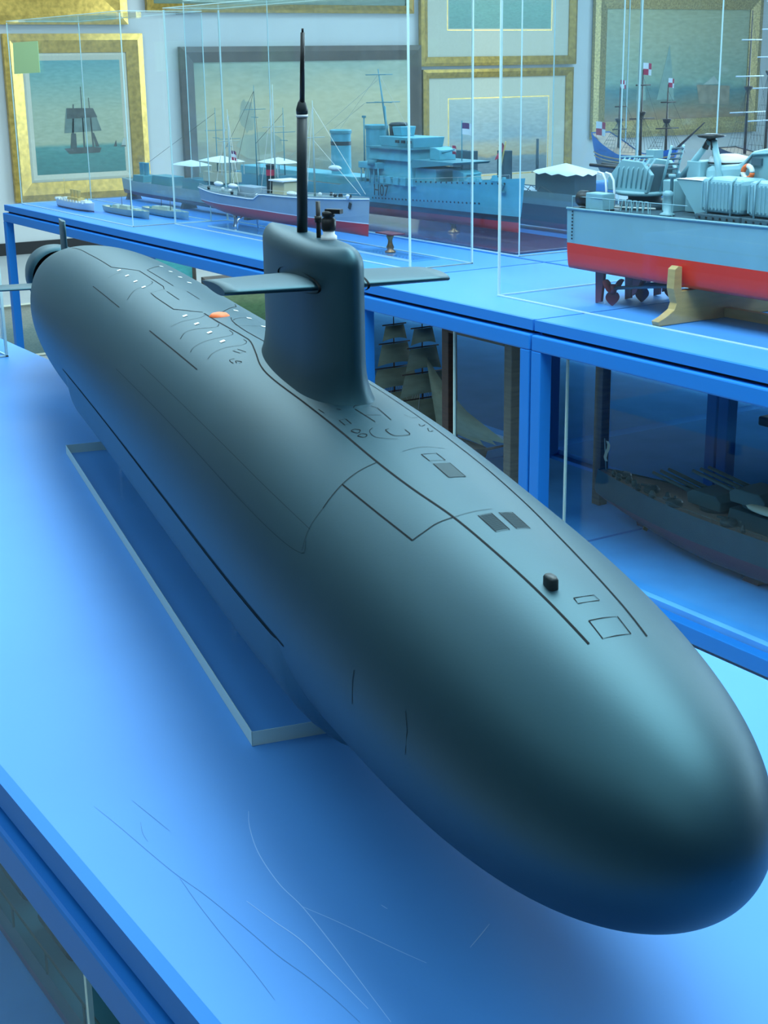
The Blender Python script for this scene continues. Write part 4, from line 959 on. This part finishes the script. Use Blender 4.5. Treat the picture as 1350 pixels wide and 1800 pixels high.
# ------------------------------------------------------------------ galleons
def galleon(label, loc, xs, xb, yc, hb, zk, prof, masts, yards_m, flags, pedestal, blue=True, top_m='hullwood'):
    g = thing('galleon_model', label, 'model ship', loc)
    L = xb - xs
    zd = lambda u: zk + prof(u)
    bands = [(zk + .05, M['hullwood'], 'lower_hull'), (None, M['galblue'] if blue else M['wooddark'], 'upper_hull')]
    pt, br = ship_hull(g, xs, xb, yc, hb, zk, zd, bands, M['hullwood'], sb=.75, bow=.4, fine=.6, full=.3, rake=.04, n=36)
    for z in (zk + .045, zk + .058): MB().tube([tuple(Vector(pt(u, min(z + .02*(2*u-1)**2, zd(u)), -1)) + Vector((0, -.002, 0))) for u in [k/24 for k in range(25)]], .0025, 5).build('wale', M['wood'], g)
    MB().cyl((xb - .03, yc, zd(1) - .02), (xb + .14*L/.45, yc, zd(1) + .10*L/.45), .006, .002, 8).build('bowsprit', M['wooddark'], g)
    for (x, z1, yds) in masts:
        MB().cyl((x, yc, zk + .05), (x, yc, z1), .006, .0018, 8).build('mast', M['wooddark'], g)
        MB().lathe([(.010, 0), (.016, .012), (.016, .016)], (x, yc, lerp(zk + .08, z1, .45)), 12).build('top', M['wooddark'], g)
        for (f, w) in yds:
            z = lerp(zk + .08, z1, f)
            MB().cyl((x + .004, yc - w, z), (x + .004, yc + w, z), .0026, n=6).build('yard', yards_m, g)
        mb = MB()
        for k in range(5):
            for s in (-1, 1): mb.tube([(x - .04 + .02*k, yc + s*hb*.95, zk + .085), (x, yc + s*.004, lerp(zk + .08, z1, .47))], .0006, 4)
        for k in range(6):
            q = .12*k
            mb.tube([(lerp(x - .04, x, q), yc - hb*.95*(1 - q), lerp(zk + .085, lerp(zk + .08, z1, .47), q)), (lerp(x + .04, x, q), yc - hb*.95*(1 - q), lerp(zk + .085, lerp(zk + .08, z1, .47), q))], .0005, 4)
        mb.tube([(x, yc, z1 - .02), (x + .12, yc, zd(1) + .03)], .0006, 4)
        mb.build('shrouds', M['ropedark'], g)
    for (p, w, h, cells) in flags: flag(g, p, w, h, cells)
    MB().box(xs - .04, xb + .04, yc - .07, yc + .07, .9, pedestal).build('pedestal', M['table'], g, bevel=.003)
    for x in (xs + L*.25, xs + L*.7): MB().taper((x, yc, pedestal), (.02, .07), (.02, .045), zk - pedestal + .004).build('stand', M['wood'], g)
    return g, pt
W_, Rf = 'white', 'flagred'
galleon('blue and brown galleon model flying red and white chequered flags', (-4.17, 3.78, .9), -4.37, -3.95, 3.78, .062, 1.085,
        lambda u: .075 + .075*max(0, (.42 - u)/.42)**1.2 + .03*max(0, (u - .72)/.28),
        [(-4.265, 1.40, [(.35, .035), (.7, .026)]), (-4.145, 1.46, [(.42, .06), (.82, .035)]), (-4.01, 1.41, [(.38, .055), (.75, .035)])], M['wooddark'],
        [((-4.145, 3.78, 1.485), .05, .042, [[W_, Rf], [Rf, W_]]), ((-4.265, 3.78, 1.425), .035, .03, [[Rf, W_], [W_, Rf]]), ((-4.01, 3.78, 1.432), .035, .032, [[W_, Rf], [Rf, W_]]), ((-4.35, 3.74, 1.275), .06, .05, [[W_, Rf], [Rf, W_]])], 1.05)
galleon('tall rigged ship model with white yards at the far right behind the gunboat', (-3.75, 4.09, .9), -4.02, -3.5, 4.10, .06, 1.075,
        lambda u: .075 + .03*(2*u - 1)**2,
        [(-3.93, 1.66, [(.3, .09), (.55, .07), (.8, .05)]), (-3.83, 1.78, [(.2, .10), (.38, .085), (.55, .07), (.7, .055), (.85, .04)]), (-3.66, 1.72, [(.25, .1), (.5, .08), (.75, .05)])], M['white'], [], 1.045, blue=False)
# brown timber panel standing at the right edge of the rear table
o = MB().box(-3.50, -3.44, 3.93, 3.99, .9005, 1.36).build('timber_post', M['wood'], bevel=.003)
tag(o, 'varnished brown timber post standing behind the gunboat at the right edge', 'post')

# ------------------------------------------------------------------ shelf below: dark green battleship
bt = thing('battleship_model', 'dark green battleship model with tan deck on the lower shelf', 'model ship', (-2.0, 2.52, .3))
zdT = lambda u: .440 + .004*(1 - u)**3*6*.2 + .02*max(0, (u - .7)/.3)**2
ptT, bT = ship_hull(bt, -2.87, -1.1, 2.52, .10, .318, zdT, [(.372, M['redpurple'], 'hull_bottom'), (None, M['green'], 'hull_side')], M['tan'], sb=.12, bow=.4, fine=.7, full=.16, rake=-.03, keel_rise=.055, stern_pt=.3)
def bturret(x, z, sgn):
    MB().prism([(-.055, 0), (.055, 0), (.06, .025), (.04, .036), (-.035, .036), (-.055, .022)], lambda a, b, t: (x - sgn*-a, t, z + .012 + b), 2.475, 2.565).build('gun_turret', M['green_l'], bt, bevel=.003, fix=True)
    MB().lathe([(.042, 0), (.042, .013)], (x, 2.52, z), 20).build('barbette', M['green'], bt)
    for y in (-.027, 0, .027): MB().cyl((x + sgn*.05, 2.52 + y, z + .033), (x + sgn*.20, 2.52 + y, z + .052), .0055, .004, 10).build('gun_barrel', M['green_l'], bt)
bturret(-2.44, .438, -1); bturret(-2.30, .475, -1)
MB().taper((-2.27, 2.52, .436), (.16, .12), (.15, .11), .04).build('deckhouse', M['green'], bt, bevel=.002)
for (x, w, d, z0, h) in ((-2.08, .22, .12, .436, .06), (-2.1, .16, .1, .496, .045), (-2.05, .10, .08, .541, .05), (-1.85, .2, .11, .436, .08)): MB().taper((x, 2.52, z0), (w, d), (w*.92, d*.9), h).build('superstructure', M['green'], bt, bevel=.002)
funnel(bt, -1.9, 2.52, .50, .64, .045, .035, M['green'], M['hullblack'])
mb = MB()
for (a, b) in (((-2.19, 2.49, .50), (-2.17, 2.52, .66)), ((-2.15, 2.55, .50), (-2.17, 2.52, .66)), ((-2.13, 2.49, .50), (-2.17, 2.52, .66))): mb.cyl(a, b, .004, .003, 6)
mb.cyl((-2.17, 2.52, .65), (-2.17, 2.52, .76), .0025, .001, 6).cyl((-2.17, 2.46, .69), (-2.17, 2.58, .69), .0015, n=5)
mb.build('tripod_mast', M['green'], bt)
for k in range(26):
    x = -2.80 + .033*k*1.0; u = (x + 2.87)/1.77; yy = 2.52 - bT(u)*random.uniform(.3, .85)
    r = random.uniform(.005, .010)
    if abs(x + 2.44) < .07: continue
    MB().lathe([(r, 0), (r, random.uniform(.006, .016)), (r*.5, .018)], (x, yy, zdT(u) - .004), 8).build('deck_fitting', M['green'] if k % 3 else M['green_l'], bt)
for (x, y) in ((-2.78, 2.52), (-2.64, 2.49), (-2.52, 2.455), (-2.33, 2.45)):
    MB().lathe([(.020, 0), (.022, .010), (.018, .016)], (x, y, .437), 14).cbox((x - .02, y, .452), (.03, .006, .005), .3).build('secondary_gun', M['green'], bt)
MB().grid(lambda u, v: (-2.22 + .12*(u - .5), 2.45 + .013*math.sin(2*PI*v)*math.sqrt(max(0, 1-(2*u-1)**2)), .50 + .010*math.cos(2*PI*v)*math.sqrt(max(0, 1-(2*u-1)**2))), 10, 10, True).build('ship_boat', M['cream'], bt)
MB().cyl((-2.85, 2.52, .44), (-2.86, 2.52, .53), .0015, n=6).build('flag_staff', M['palegreen'], bt)
MB().grid(lambda u, v: (-2.855 + .012*v, 2.52 + .006*math.sin(6*u), .525 - .055*u), 6, 4).build('ensign', M['cream'], bt)
rail(bt, [ptT(u, zdT(u), -1) for u in [.02 + .015*k for k in range(40)]], .010, M['green_l'])
MB().prism([(-2.73, .36), (-2.66, .36), (-2.66, .325), (-2.715, .325)], lambda a, b, t: (a, t, b), 2.515, 2.525).build('rudder', M['redpurple'], bt, fix=True)
for y in (2.49, 2.55):
    MB().lathe([(.004, 0), (.006, .01)], (-2.65, y, .345), 8).build('propeller_hub', M['brass'], bt)
    for k in range(3): MB().cbox((-2.65, y + .012*math.cos(2.1*k), .35 + .012*math.sin(2.1*k)), (.003, .012, .016), 0, 2.1*k).build('propeller_blade', M['brass'], bt)
for x in (-2.28, -1.5): MB().taper((x, 2.52, .3005), (.05, .08), (.035, .05), .03).build('stand', M['redpurple'], bt)

MB().box(-3.0, -.64, 4.10, 4.118, .3005, .66).build('back_panel', M['shelf'], TC)
# wooden base with a hull resting on the rear shelf
wb = thing('model_base_board', 'brown wooden model base board resting on the rear lower shelf', 'display base', (-2.6, 3.35, .3))
MB().box(-2.95, -2.0, 3.25, 3.50, .47, .50).build('board', M['wood'], wb, bevel=.006)
MB().box(-2.98, -1.97, 3.23, 3.52, .44, .469).build('moulding', M['wooddark'], wb, bevel=.006)
for x in (-2.9, -2.05):
    for y in (3.26, 3.47): MB().box(x, x + .03, y, y + .03, .3005, .4395).build('foot', M['wooddark'], wb)
for x in (-2.85, -2.3): MB().box(x, x + .03, 3.35, 3.40, .5005, .60).build('post', M['wooddark'], wb)

# ------------------------------------------------------------------ shelf below: square-rigged ship with tan sails
MB().box(-4.5, -3.556, 2.222, 2.814, .28, .3).build('lower_shelf', M['shelf'], TL)
MB().box(-6.2, -3.6, 2.91, 4.16, .28, .3).build('lower_shelf', M['shelf'], TB)
sl = thing('sailing_ship_model', 'square rigged ship model with tan sails on the lower shelf', 'model ship', (-3.55, 2.46, .3))
zdL = lambda u: .395 + .02*(2*u - 1)**2
ptL, bL = ship_hull(sl, -3.98, -3.30, 2.46, .055, .325, zdL, [(.355, M['red'], 'hull_bottom'), (None, M['wooddark'], 'hull_side')], M['tan'], sb=.6, bow=.4, full=.25, rake=.04, n=30)
MB().cyl((-3.33, 2.46, .405), (-3.17, 2.46, .46), .005, .002, 8).build('bowsprit', M['wooddark'], sl)
def square_sail(x, z0, z1, w0, w1, belly=.02):
    def fn(u, v):
        w = lerp(w0, w1, v)
        a = (2*u - 1)
        return (x + belly*(1 - a*a)*math.sin(PI*(.15 + .8*v)), 2.46 + a*w, lerp(z0, z1, v) - .008*(1 - a*a)*(1 - v)*-1.2)
    MB().grid(fn, 12, 8).build('sail', M['sail'], sl)
    MB().cyl((x - .002, 2.46 - w1 - .01, z1 + .002), (x - .002, 2.46 + w1 + .01, z1 + .002), .0022, n=6).build('yard', M['wooddark'], sl)
for (x, s) in ((-3.64, 1.0), (-3.80, .97), (-3.46, .94)):
    top = .3 + .475*s
    MB().cyl((x, 2.46, .38), (x, 2.46, top), .004, .0015, 8).build('mast', M['wooddark'], sl)
    if x < -3.5:
        square_sail(x + .006, .3 + .375*s, .3 + .425*s, .046, .034)
        square_sail(x + .006, .3 + .295*s, .3 + .365*s, .066, .048)
        square_sail(x + .006, .3 + .215*s, .3 + .285*s, .088, .068)
        square_sail(x + .006, .3 + .115*s, .3 + .205*s, .10, .09)
        mb = MB()
        for k in range(4):
            for q in (-1, 1): mb.tube([(x - .05 + .03*k, 2.46 + q*.055, .40), (x, 2.46, .3 + .29*s)], .0006, 4)
        mb.build('shrouds', M['rope'], sl)
for k in range(3):
    a = Vector((-3.62 + .05*k, 2.46, .64 - .05*k)); b = Vector((-3.32 + .06*k, 2.46, .42 + .015*k)); c = Vector((-3.55 + .06*k, 2.45, .44))
    MB().grid(lambda u, v: (a*(1-u) + (b*(1-v) + c*v)*u) + Vector((0, -.02*math.sin(PI*u)*math.sin(PI*v), 0)), 8, 6).build('jib', M['sail'], sl)
MB().lathe([(.055, 0), (.06, .03), (.045, .07), (.012, .095)], (-3.28, 2.40, .30), 20).build('sailcloth_bundle', M['sail'], sl)
for x in (-3.85, -3.45): MB().taper((x, 2.46, .3005), (.02, .07), (.02, .05), .026).build('stand', M['wood'], sl)
wf = thing('wooden_case_frame', 'brown wooden corner posts of a case on the lower shelf', 'case frame', (-3.1, 2.4, .3))
for (x, y) in ((-3.285, 2.285), (-2.998, 2.285), (-3.285, 2.60), (-2.998, 2.60)):
    MB().box(x, x + .032, y, y + .03, .3005, .80).build('post', M['wooddark'] if x < -3.1 else M['woodmid'], wf, bevel=.002)
for y in (2.285, 2.60): MB().box(-3.252, -2.999, y, y + .03, .785, .80).build('top_rail', M['wooddark'], wf)
# acrylic front sheets of the lower shelves
def lower_pane(label, x0, x1, y, z0=.301, z1=.827):
    o = thing('acrylic_sheet', label, 'display case', ((x0 + x1)/2, y, z0))
    MB().box(x0, x1, y, y + .004, z0, z1).build('pane', M['lowpane'], o)
    MB().box(x0, x0 + .006, y - .0005, y + .0045, z0, z1).build('pane_edge', M['pedge'], o)
    MB().box(x1 - .006, x1, y - .0005, y + .0045, z0, z1).build('pane_edge', M['pedge'], o)
lower_pane('clear acrylic sheet closing the shelf with the tan sailed ship', -3.165, -2.80, 2.24)
lower_pane('clear acrylic sheet closing the shelf with the dark green battleship', -2.69, -0.66, 2.24)
lower_pane('clear acrylic sheet closing the lower shelf of the foreground table', -3.0, -1.135, .385)

# grey ship on the lower shelf of the foreground table
lw = thing('grey_ship_model', 'grey green warship model on the lower shelf under the foreground table', 'model ship', (-1.5, .56, .3))
zdW = lambda u: .46 + .01*u
ptW, bW = ship_hull(lw, -2.6, -.6, .585, .13, .33, zdW, [(.415, M['redpurple'], 'hull_bottom'), (None, M['green_l'], 'hull_side')], M['turq_dk'], sb=.5, bow=.4, full=.16)
for (x, w, d, z0, h) in ((-1.75, .25, .1, .455, .05), (-1.35, .3, .12, .455, .06), (-1.3, .18, .09, .515, .05), (-1.0, .2, .1, .455, .06)): MB().taper((x, .63, z0), (w, d), (w*.92, d*.9), h).build('deckhouse', M['turq_dk'], lw, bevel=.003)
for (x, y) in ((-1.78, .53), (-1.62, .55), (-1.45, .53), (-1.95, .54)): MB().lathe([(.022, 0), (.022, .015), (.012, .022)], (x, y, .457), 14).cyl((x, y, .472), (x - .09, y - .005, .482), .005, .004, 8).build('deck_gun', M['green'], lw)
for x in (-1.86, -1.7, -1.54): MB().cyl((x - .05, .495, .475), (x + .05, .495, .475), .012, n=12).build('torpedo_tube', M['green'], lw)
rail(lw, [ptW(u, zdW(u), -1) for u in [.2 + .02*k for k in range(36)]], .03, M['green_l'], .0016)
for x in (-2.0, -1.1): MB().taper((x, .585, .3005), (.06, .12), (.05, .08), .035).build('stand', M['wood'], lw)
for y in (2.224, 2.79): MB().box(-4.5, -4.476, y, y + .024, 0, .2795).build('shelf_post', M['frame'], TL)
MB().box(-4.476, -3.6, 2.206, 2.2215, .262, .292).build('shelf_rail', M['frame'], TL)
# ------------------------------------------------------------------ paintings
M['gold'] = mat('gilt_frame', (0.62, 0.40, 0.10), 0.32, metal=0.75, noise=0.25, nscale=25, bump=0.3, bscale=40)
M['goldornate'] = mat('ornate_gilt_frame', (0.50, 0.38, 0.16), 0.4, metal=0.6, noise=0.35, nscale=60, bump=0.8, bscale=60)
M['darkframe'] = mat('dark_frame', (0.10, 0.075, 0.06), 0.4, noise=0.25, nscale=12)
M['linen'] = mat('linen_slip', (0.62, 0.60, 0.48), 0.8, noise=0.04, nscale=60)
def paint(name, stops, ns=4.0, amt=0.12, tint=(0.05, 0.12, 0.14)):
    m = bpy.data.materials.new(name); m.use_nodes = True; nt = m.node_tree; b = nt.nodes['Principled BSDF']
    b.inputs['Roughness'].default_value = 0.4
    tc = nt.nodes.new('ShaderNodeTexCoord'); sp = nt.nodes.new('ShaderNodeSeparateXYZ'); nt.links.new(tc.outputs['Generated'], sp.inputs[0])
    mp = nt.nodes.new('ShaderNodeMapping'); mp.inputs['Scale'].default_value = (1, 1, 3.0); nt.links.new(tc.outputs['Object'], mp.inputs[0])
    n = nt.nodes.new('ShaderNodeTexNoise'); n.inputs['Scale'].default_value = ns; n.inputs['Detail'].default_value = 8; nt.links.new(mp.outputs[0], n.inputs['Vector'])
    ma = nt.nodes.new('ShaderNodeMath'); ma.operation = 'MULTIPLY_ADD'; ma.inputs[1].default_value = amt; nt.links.new(n.outputs[0], ma.inputs[0])
    sb = nt.nodes.new('ShaderNodeMath'); sb.operation = 'SUBTRACT'; sb.inputs[1].default_value = amt*.5; nt.links.new(sp.outputs[2], sb.inputs[0]); nt.links.new(sb.outputs[0], ma.inputs[2])
    r = nt.nodes.new('ShaderNodeValToRGB'); cr = r.color_ramp
    while len(cr.elements) < len(stops): cr.elements.new(.5)
    for e, (p, c) in zip(cr.elements, stops): e.position = p; e.color = (min(1, c[0]*1.2), min(1, c[1]*.9), c[2]*.72, 1)
    nt.links.new(ma.outputs[0], r.inputs[0])
    n2 = nt.nodes.new('ShaderNodeTexNoise'); n2.inputs['Scale'].default_value = ns*6; n2.inputs['Detail'].default_value = 6; nt.links.new(mp.outputs[0], n2.inputs['Vector'])
    mx = nt.nodes.new('ShaderNodeMix'); mx.data_type = 'RGBA'; mx.blend_type = 'SOFT_LIGHT'; mx.inputs[0].default_value = 0.45
    nt.links.new(r.outputs[0], mx.inputs[6]); nt.links.new(n2.outputs[0], mx.inputs[7]); nt.links.new(mx.outputs[2], b.inputs['Base Color'])
    return m
CANV = {}
def picture(label, y0, y1, z0, z1, fw, fm, cm, mat_w=0.0, slip=0.0, x=-11.985, dep=.06, inner=None, grp='framed pictures on the far wall'):
    p = thing('framed_painting', label, 'painting', (x, (y0 + y1)/2, z0), grp)
    def ring(a, w, d, m, name):
        # four mitred rails, inset a, width w, depth d
        ya, yb, za, zb = y0 + a, y1 - a, z0 + a, z1 - a
        o = [(ya, za), (yb, za), (yb, zb), (ya, zb)]; i = [(ya + w, za + w), (yb - w, za + w), (yb - w, zb - w), (ya + w, zb - w)]
        for k in range(4):
            k2 = (k + 1) % 4
            vs = [(x, *o[k]), (x, *o[k2]), (x, *i[k2]), (x, *i[k]), (x + d*.75, *o[k]), (x + d*.75, *o[k2]), (x + d*.45, *i[k2]), (x + d*.45, *i[k])]
            om = [tuple(lerp(o[k][c], i[k][c], .35) for c in (0, 1)), tuple(lerp(o[k2][c], i[k2][c], .35) for c in (0, 1))]
            vs += [(x + d, *om[0]), (x + d, *om[1])]
            MB().add(vs, [(0, 1, 2, 3), (0, 4, 5, 1), (4, 8, 9, 5), (8, 7, 6, 9), (3, 2, 6, 7), (0, 3, 7, 8, 4), (1, 5, 9, 6, 2)]).build(name, m, p, fix=True)
    ring(0, fw, dep, fm, 'frame_rail')
    a = fw
    if slip: ring(a, slip, dep*.4, M['linen'], 'slip_rail'); a += slip
    if mat_w:
        MB().box(x, x + .012, y0 + a, y1 - a, z0 + a, z1 - a).build('mount_board', M['linen'], p)
        iy0, iy1, iz0, iz1 = inner
        MB().box(x, x + .0125, iy0 - .02, iy1 + .02, iz0 - .02, iz1 + .02).build('gilt_line', M['gold'], p)
        MB().box(x, x + .0135, iy0 - .012, iy1 + .012, iz0 - .012, iz1 + .012).build('mount_line', M['linen'], p)
        MB().box(x, x + .0145, iy0, iy1, iz0, iz1).build('canvas', cm, p); CANV[p.name] = bpy.data.objects[list(LOC)[-1]]
    else: CANV[p.name] = MB().box(x, x + .012, y0 + a, y1 - a, z0 + a, z1 - a).build('canvas', cm, p)
    return p
def poly_on(p, pts, m, name, x=-11.9715):
    MB().prism(pts, lambda a, b, t: (t, a, b), x, x + .0008).build(name, m, CANV[p.name], fix=True)
M['painted_dark'] = mat('painted_brown', (0.055, 0.07, 0.065), 0.5, noise=0.4, nscale=20)
M['painted_mid'] = mat('painted_grey_green', (0.13, 0.2, 0.18), 0.5, noise=0.3, nscale=14)
M['painted_far'] = mat('painted_far_ship', (0.24, 0.38, 0.34), 0.5, noise=0.15, nscale=14)
M['painted_pale'] = mat('painted_pale_sail', (0.42, 0.5, 0.46), 0.5, noise=0.1, nscale=14)
sea = (0.04, 0.22, 0.26)
pL = picture('gilt framed painting of a brig on a calm turquoise sea', 4.03, 5.24, .43, 1.76, .15, M['gold'], paint('calm_sea_painting', [(0, sea), (.24, (.06, .30, .34)), (.27, (.34, .50, .42)), (.55, (.33, .52, .46)), (.85, (.16, .44, .50)), (1, (.10, .38, .50))], 3, .03), slip=.06)
# the brig: hull, masts, sails
poly_on(pL, [(4.53, .80), (4.80, .80), (4.82, .84), (4.74, .85), (4.60, .85), (4.49, .845)], M['painted_dark'], 'painted_hull')
poly_on(pL, [(4.555, .85), (4.575, .85), (4.60, 1.20), (4.59, 1.20)], M['painted_dark'], 'painted_mast'); poly_on(pL, [(4.66, .85), (4.675, .85), (4.672, 1.34), (4.667, 1.34)], M['painted_dark'], 'painted_mast')
poly_on(pL, [(4.74, .85), (4.755, .85), (4.735, 1.25), (4.73, 1.25)], M['painted_dark'], 'painted_mast')
poly_on(pL, [(4.50, .97), (4.83, .98), (4.77, 1.16), (4.53, 1.17)], M['painted_mid'], 'painted_sail'); poly_on(pL, [(4.53, 1.085), (4.80, 1.09), (4.765, 1.165), (4.535, 1.17)], M['painted_dark'], 'painted_sail', -11.9705)
poly_on(pL, [(4.545, .85), (4.60, .85), (4.60, .965), (4.56, .965)], M['painted_dark'], 'painted_sail', -11.9705); poly_on(pL, [(4.77, .85), (4.80, .85), (4.76, .965), (4.74, .965)], M['painted_dark'], 'painted_sail', -11.9705)
poly_on(pL, [(4.93, .845), (4.96, .845), (4.955, .90)], M['painted_dark'], 'painted_boat'); poly_on(pL, [(5.00, .85), (5.06, .85), (5.05, .92), (5.02, .91)], M['painted_pale'], 'painted_boat')
poly_on(pL, [(4.99, .84), (5.07, .84), (5.065, .853), (4.995, .853)], M['painted_mid'], 'painted_boat')
picture('wide gilt framed painting hung above the brig picture', 2.9, 5.12, 1.83, 2.9, .2, M['gold'], paint('dusk_sky_painting', [(0, (.2, .16, .1)), (.5, (.4, .4, .3)), (1, (.3, .4, .45))], 3, .2))
pC = picture('wide dark framed painting of a smoky harbour sky', 5.58, 8.08, .30, 1.65, .13, M['darkframe'], paint('smoky_sky_painting', [(0, (.12, .22, .22)), (.22, (.22, .30, .26)), (.3, (.30, .36, .28)), (.36, (.42, .50, .38)), (.7, (.46, .56, .42)), (1, (.26, .44, .42))], 1.6, .35))
def smoke(u0, z0, w, h, m, seed):
    random.seed(seed); n = 22
    pts = [(u0 + w/2*math.cos(2*PI*k/n)*random.uniform(.75, 1.1), z0 + h/2*math.sin(2*PI*k/n)*random.uniform(.75, 1.1)) for k in range(n)]
    poly_on(pC, pts, m, 'painted_smoke', -11.9725)
M['smoke'] = mat('painted_smoke', (0.33, 0.37, 0.27), 0.5, noise=0.2, nscale=5)
smoke(6.35, .80, .5, .25, M['smoke'], 3); smoke(6.22, 1.06, .16, .3, M['smoke'], 4)
picture('thin gilt framed painting hung above the smoky harbour picture', 5.3, 8.0, 1.93, 2.9, .07, M['gold'], paint('dark_green_painting', [(0, (.10, .22, .20)), (.3, (.25, .38, .32)), (1, (.3, .42, .42))], 2, .3))
picture('upper gilt framed seascape print with wide cream mount', 8.08, 9.98, 1.455, 2.75, .085, M['gold'], paint('green_sea_print', [(0, (.10, .33, .34)), (.3, (.13, .40, .40)), (.5, (.2, .42, .45)), (1, (.3, .5, .58))], 5, .2), mat_w=.2, inner=(8.42, 9.66, 1.80, 2.5))
picture('lower gilt framed coastal print with wide cream mount', 8.10, 9.95, .15, 1.425, .08, M['gold'], paint('blue_sky_print', [(0, (.10, .20, .32)), (.22, (.14, .26, .36)), (.27, (.34, .36, .26)), (.36, (.36, .44, .40)), (.5, (.24, .42, .56)), (1, (.38, .56, .62))], 2.5, .3), mat_w=.25, inner=(8.43, 9.64, .42, 1.135))
pR = picture('ornate gilt framed painting of sailing ships on a green sea', 10.22, 12.62, .70, 2.16, .17, M['goldornate'], paint('stormy_sea_painting', [(0, (.30, .26, .18)), (.12, (.18, .26, .24)), (.25, (.08, .26, .34)), (.34, (.22, .46, .46)), (.42, (.25, .46, .44)), (.75, (.34, .50, .42)), (1, (.36, .50, .38))], 1.8, .22))
for (y, z, w, h) in ((11.25, 1.30, .25, .45), (10.9, 1.25, .14, .35)):
    poly_on(pR, [(y - w*.5, z - h*.5), (y + w*.5, z - h*.5), (y + w*.3, z + h*.2), (y + w*.12, z + h*.75), (y - w*.1, z + h*.3)], M['painted_far'], 'painted_ship')
poly_on(pR, [(11.75, 1.02), (12.2, 1.0), (12.2, 1.2), (11.7, 1.22)], mat('painted_brown_hull', (0.30, 0.27, 0.20), .6, noise=.2, nscale=12), 'painted_hull'); poly_on(pR, [(11.80, 1.22), (12.05, 1.22), (11.95, 1.31)], M['painted_pale'], 'painted_awning')
# pictures stored on the floor beneath and beyond the left table
def floor_picture(label, x, y0, y1, z1, fw, fm, cm):
    picture(label, y0, y1, .001, z1, fw, fm, cm, x=x, dep=.03, grp='pictures standing on the floor')
floor_picture('small grey wave painting standing on the floor by the table leg', -7.6, 2.40, 2.95, .29, .012, M['linen'], paint('grey_waves_painting', [(0, (.12, .24, .30)), (.5, (.2, .34, .38)), (.7, (.32, .44, .46)), (1, (.4, .5, .5))], 14, .5))
floor_picture('small bright turquoise painting standing on the floor under the table', -7.6, 3.28, 3.57, .50, .02, M['darkframe'], paint('turquoise_painting', [(0, (.04, .3, .4)), (1, (.06, .42, .52))], 4, .3))
floor_picture('dark framed green sea painting standing on the floor under the table', -7.55, 3.585, 4.3, .345, .05, M['darkframe'], paint('green_wave_painting', [(0, (.03, .10, .05)), (.4, (.06, .16, .08)), (.8, (.16, .26, .16)), (1, (.2, .28, .2))], 6, .4))
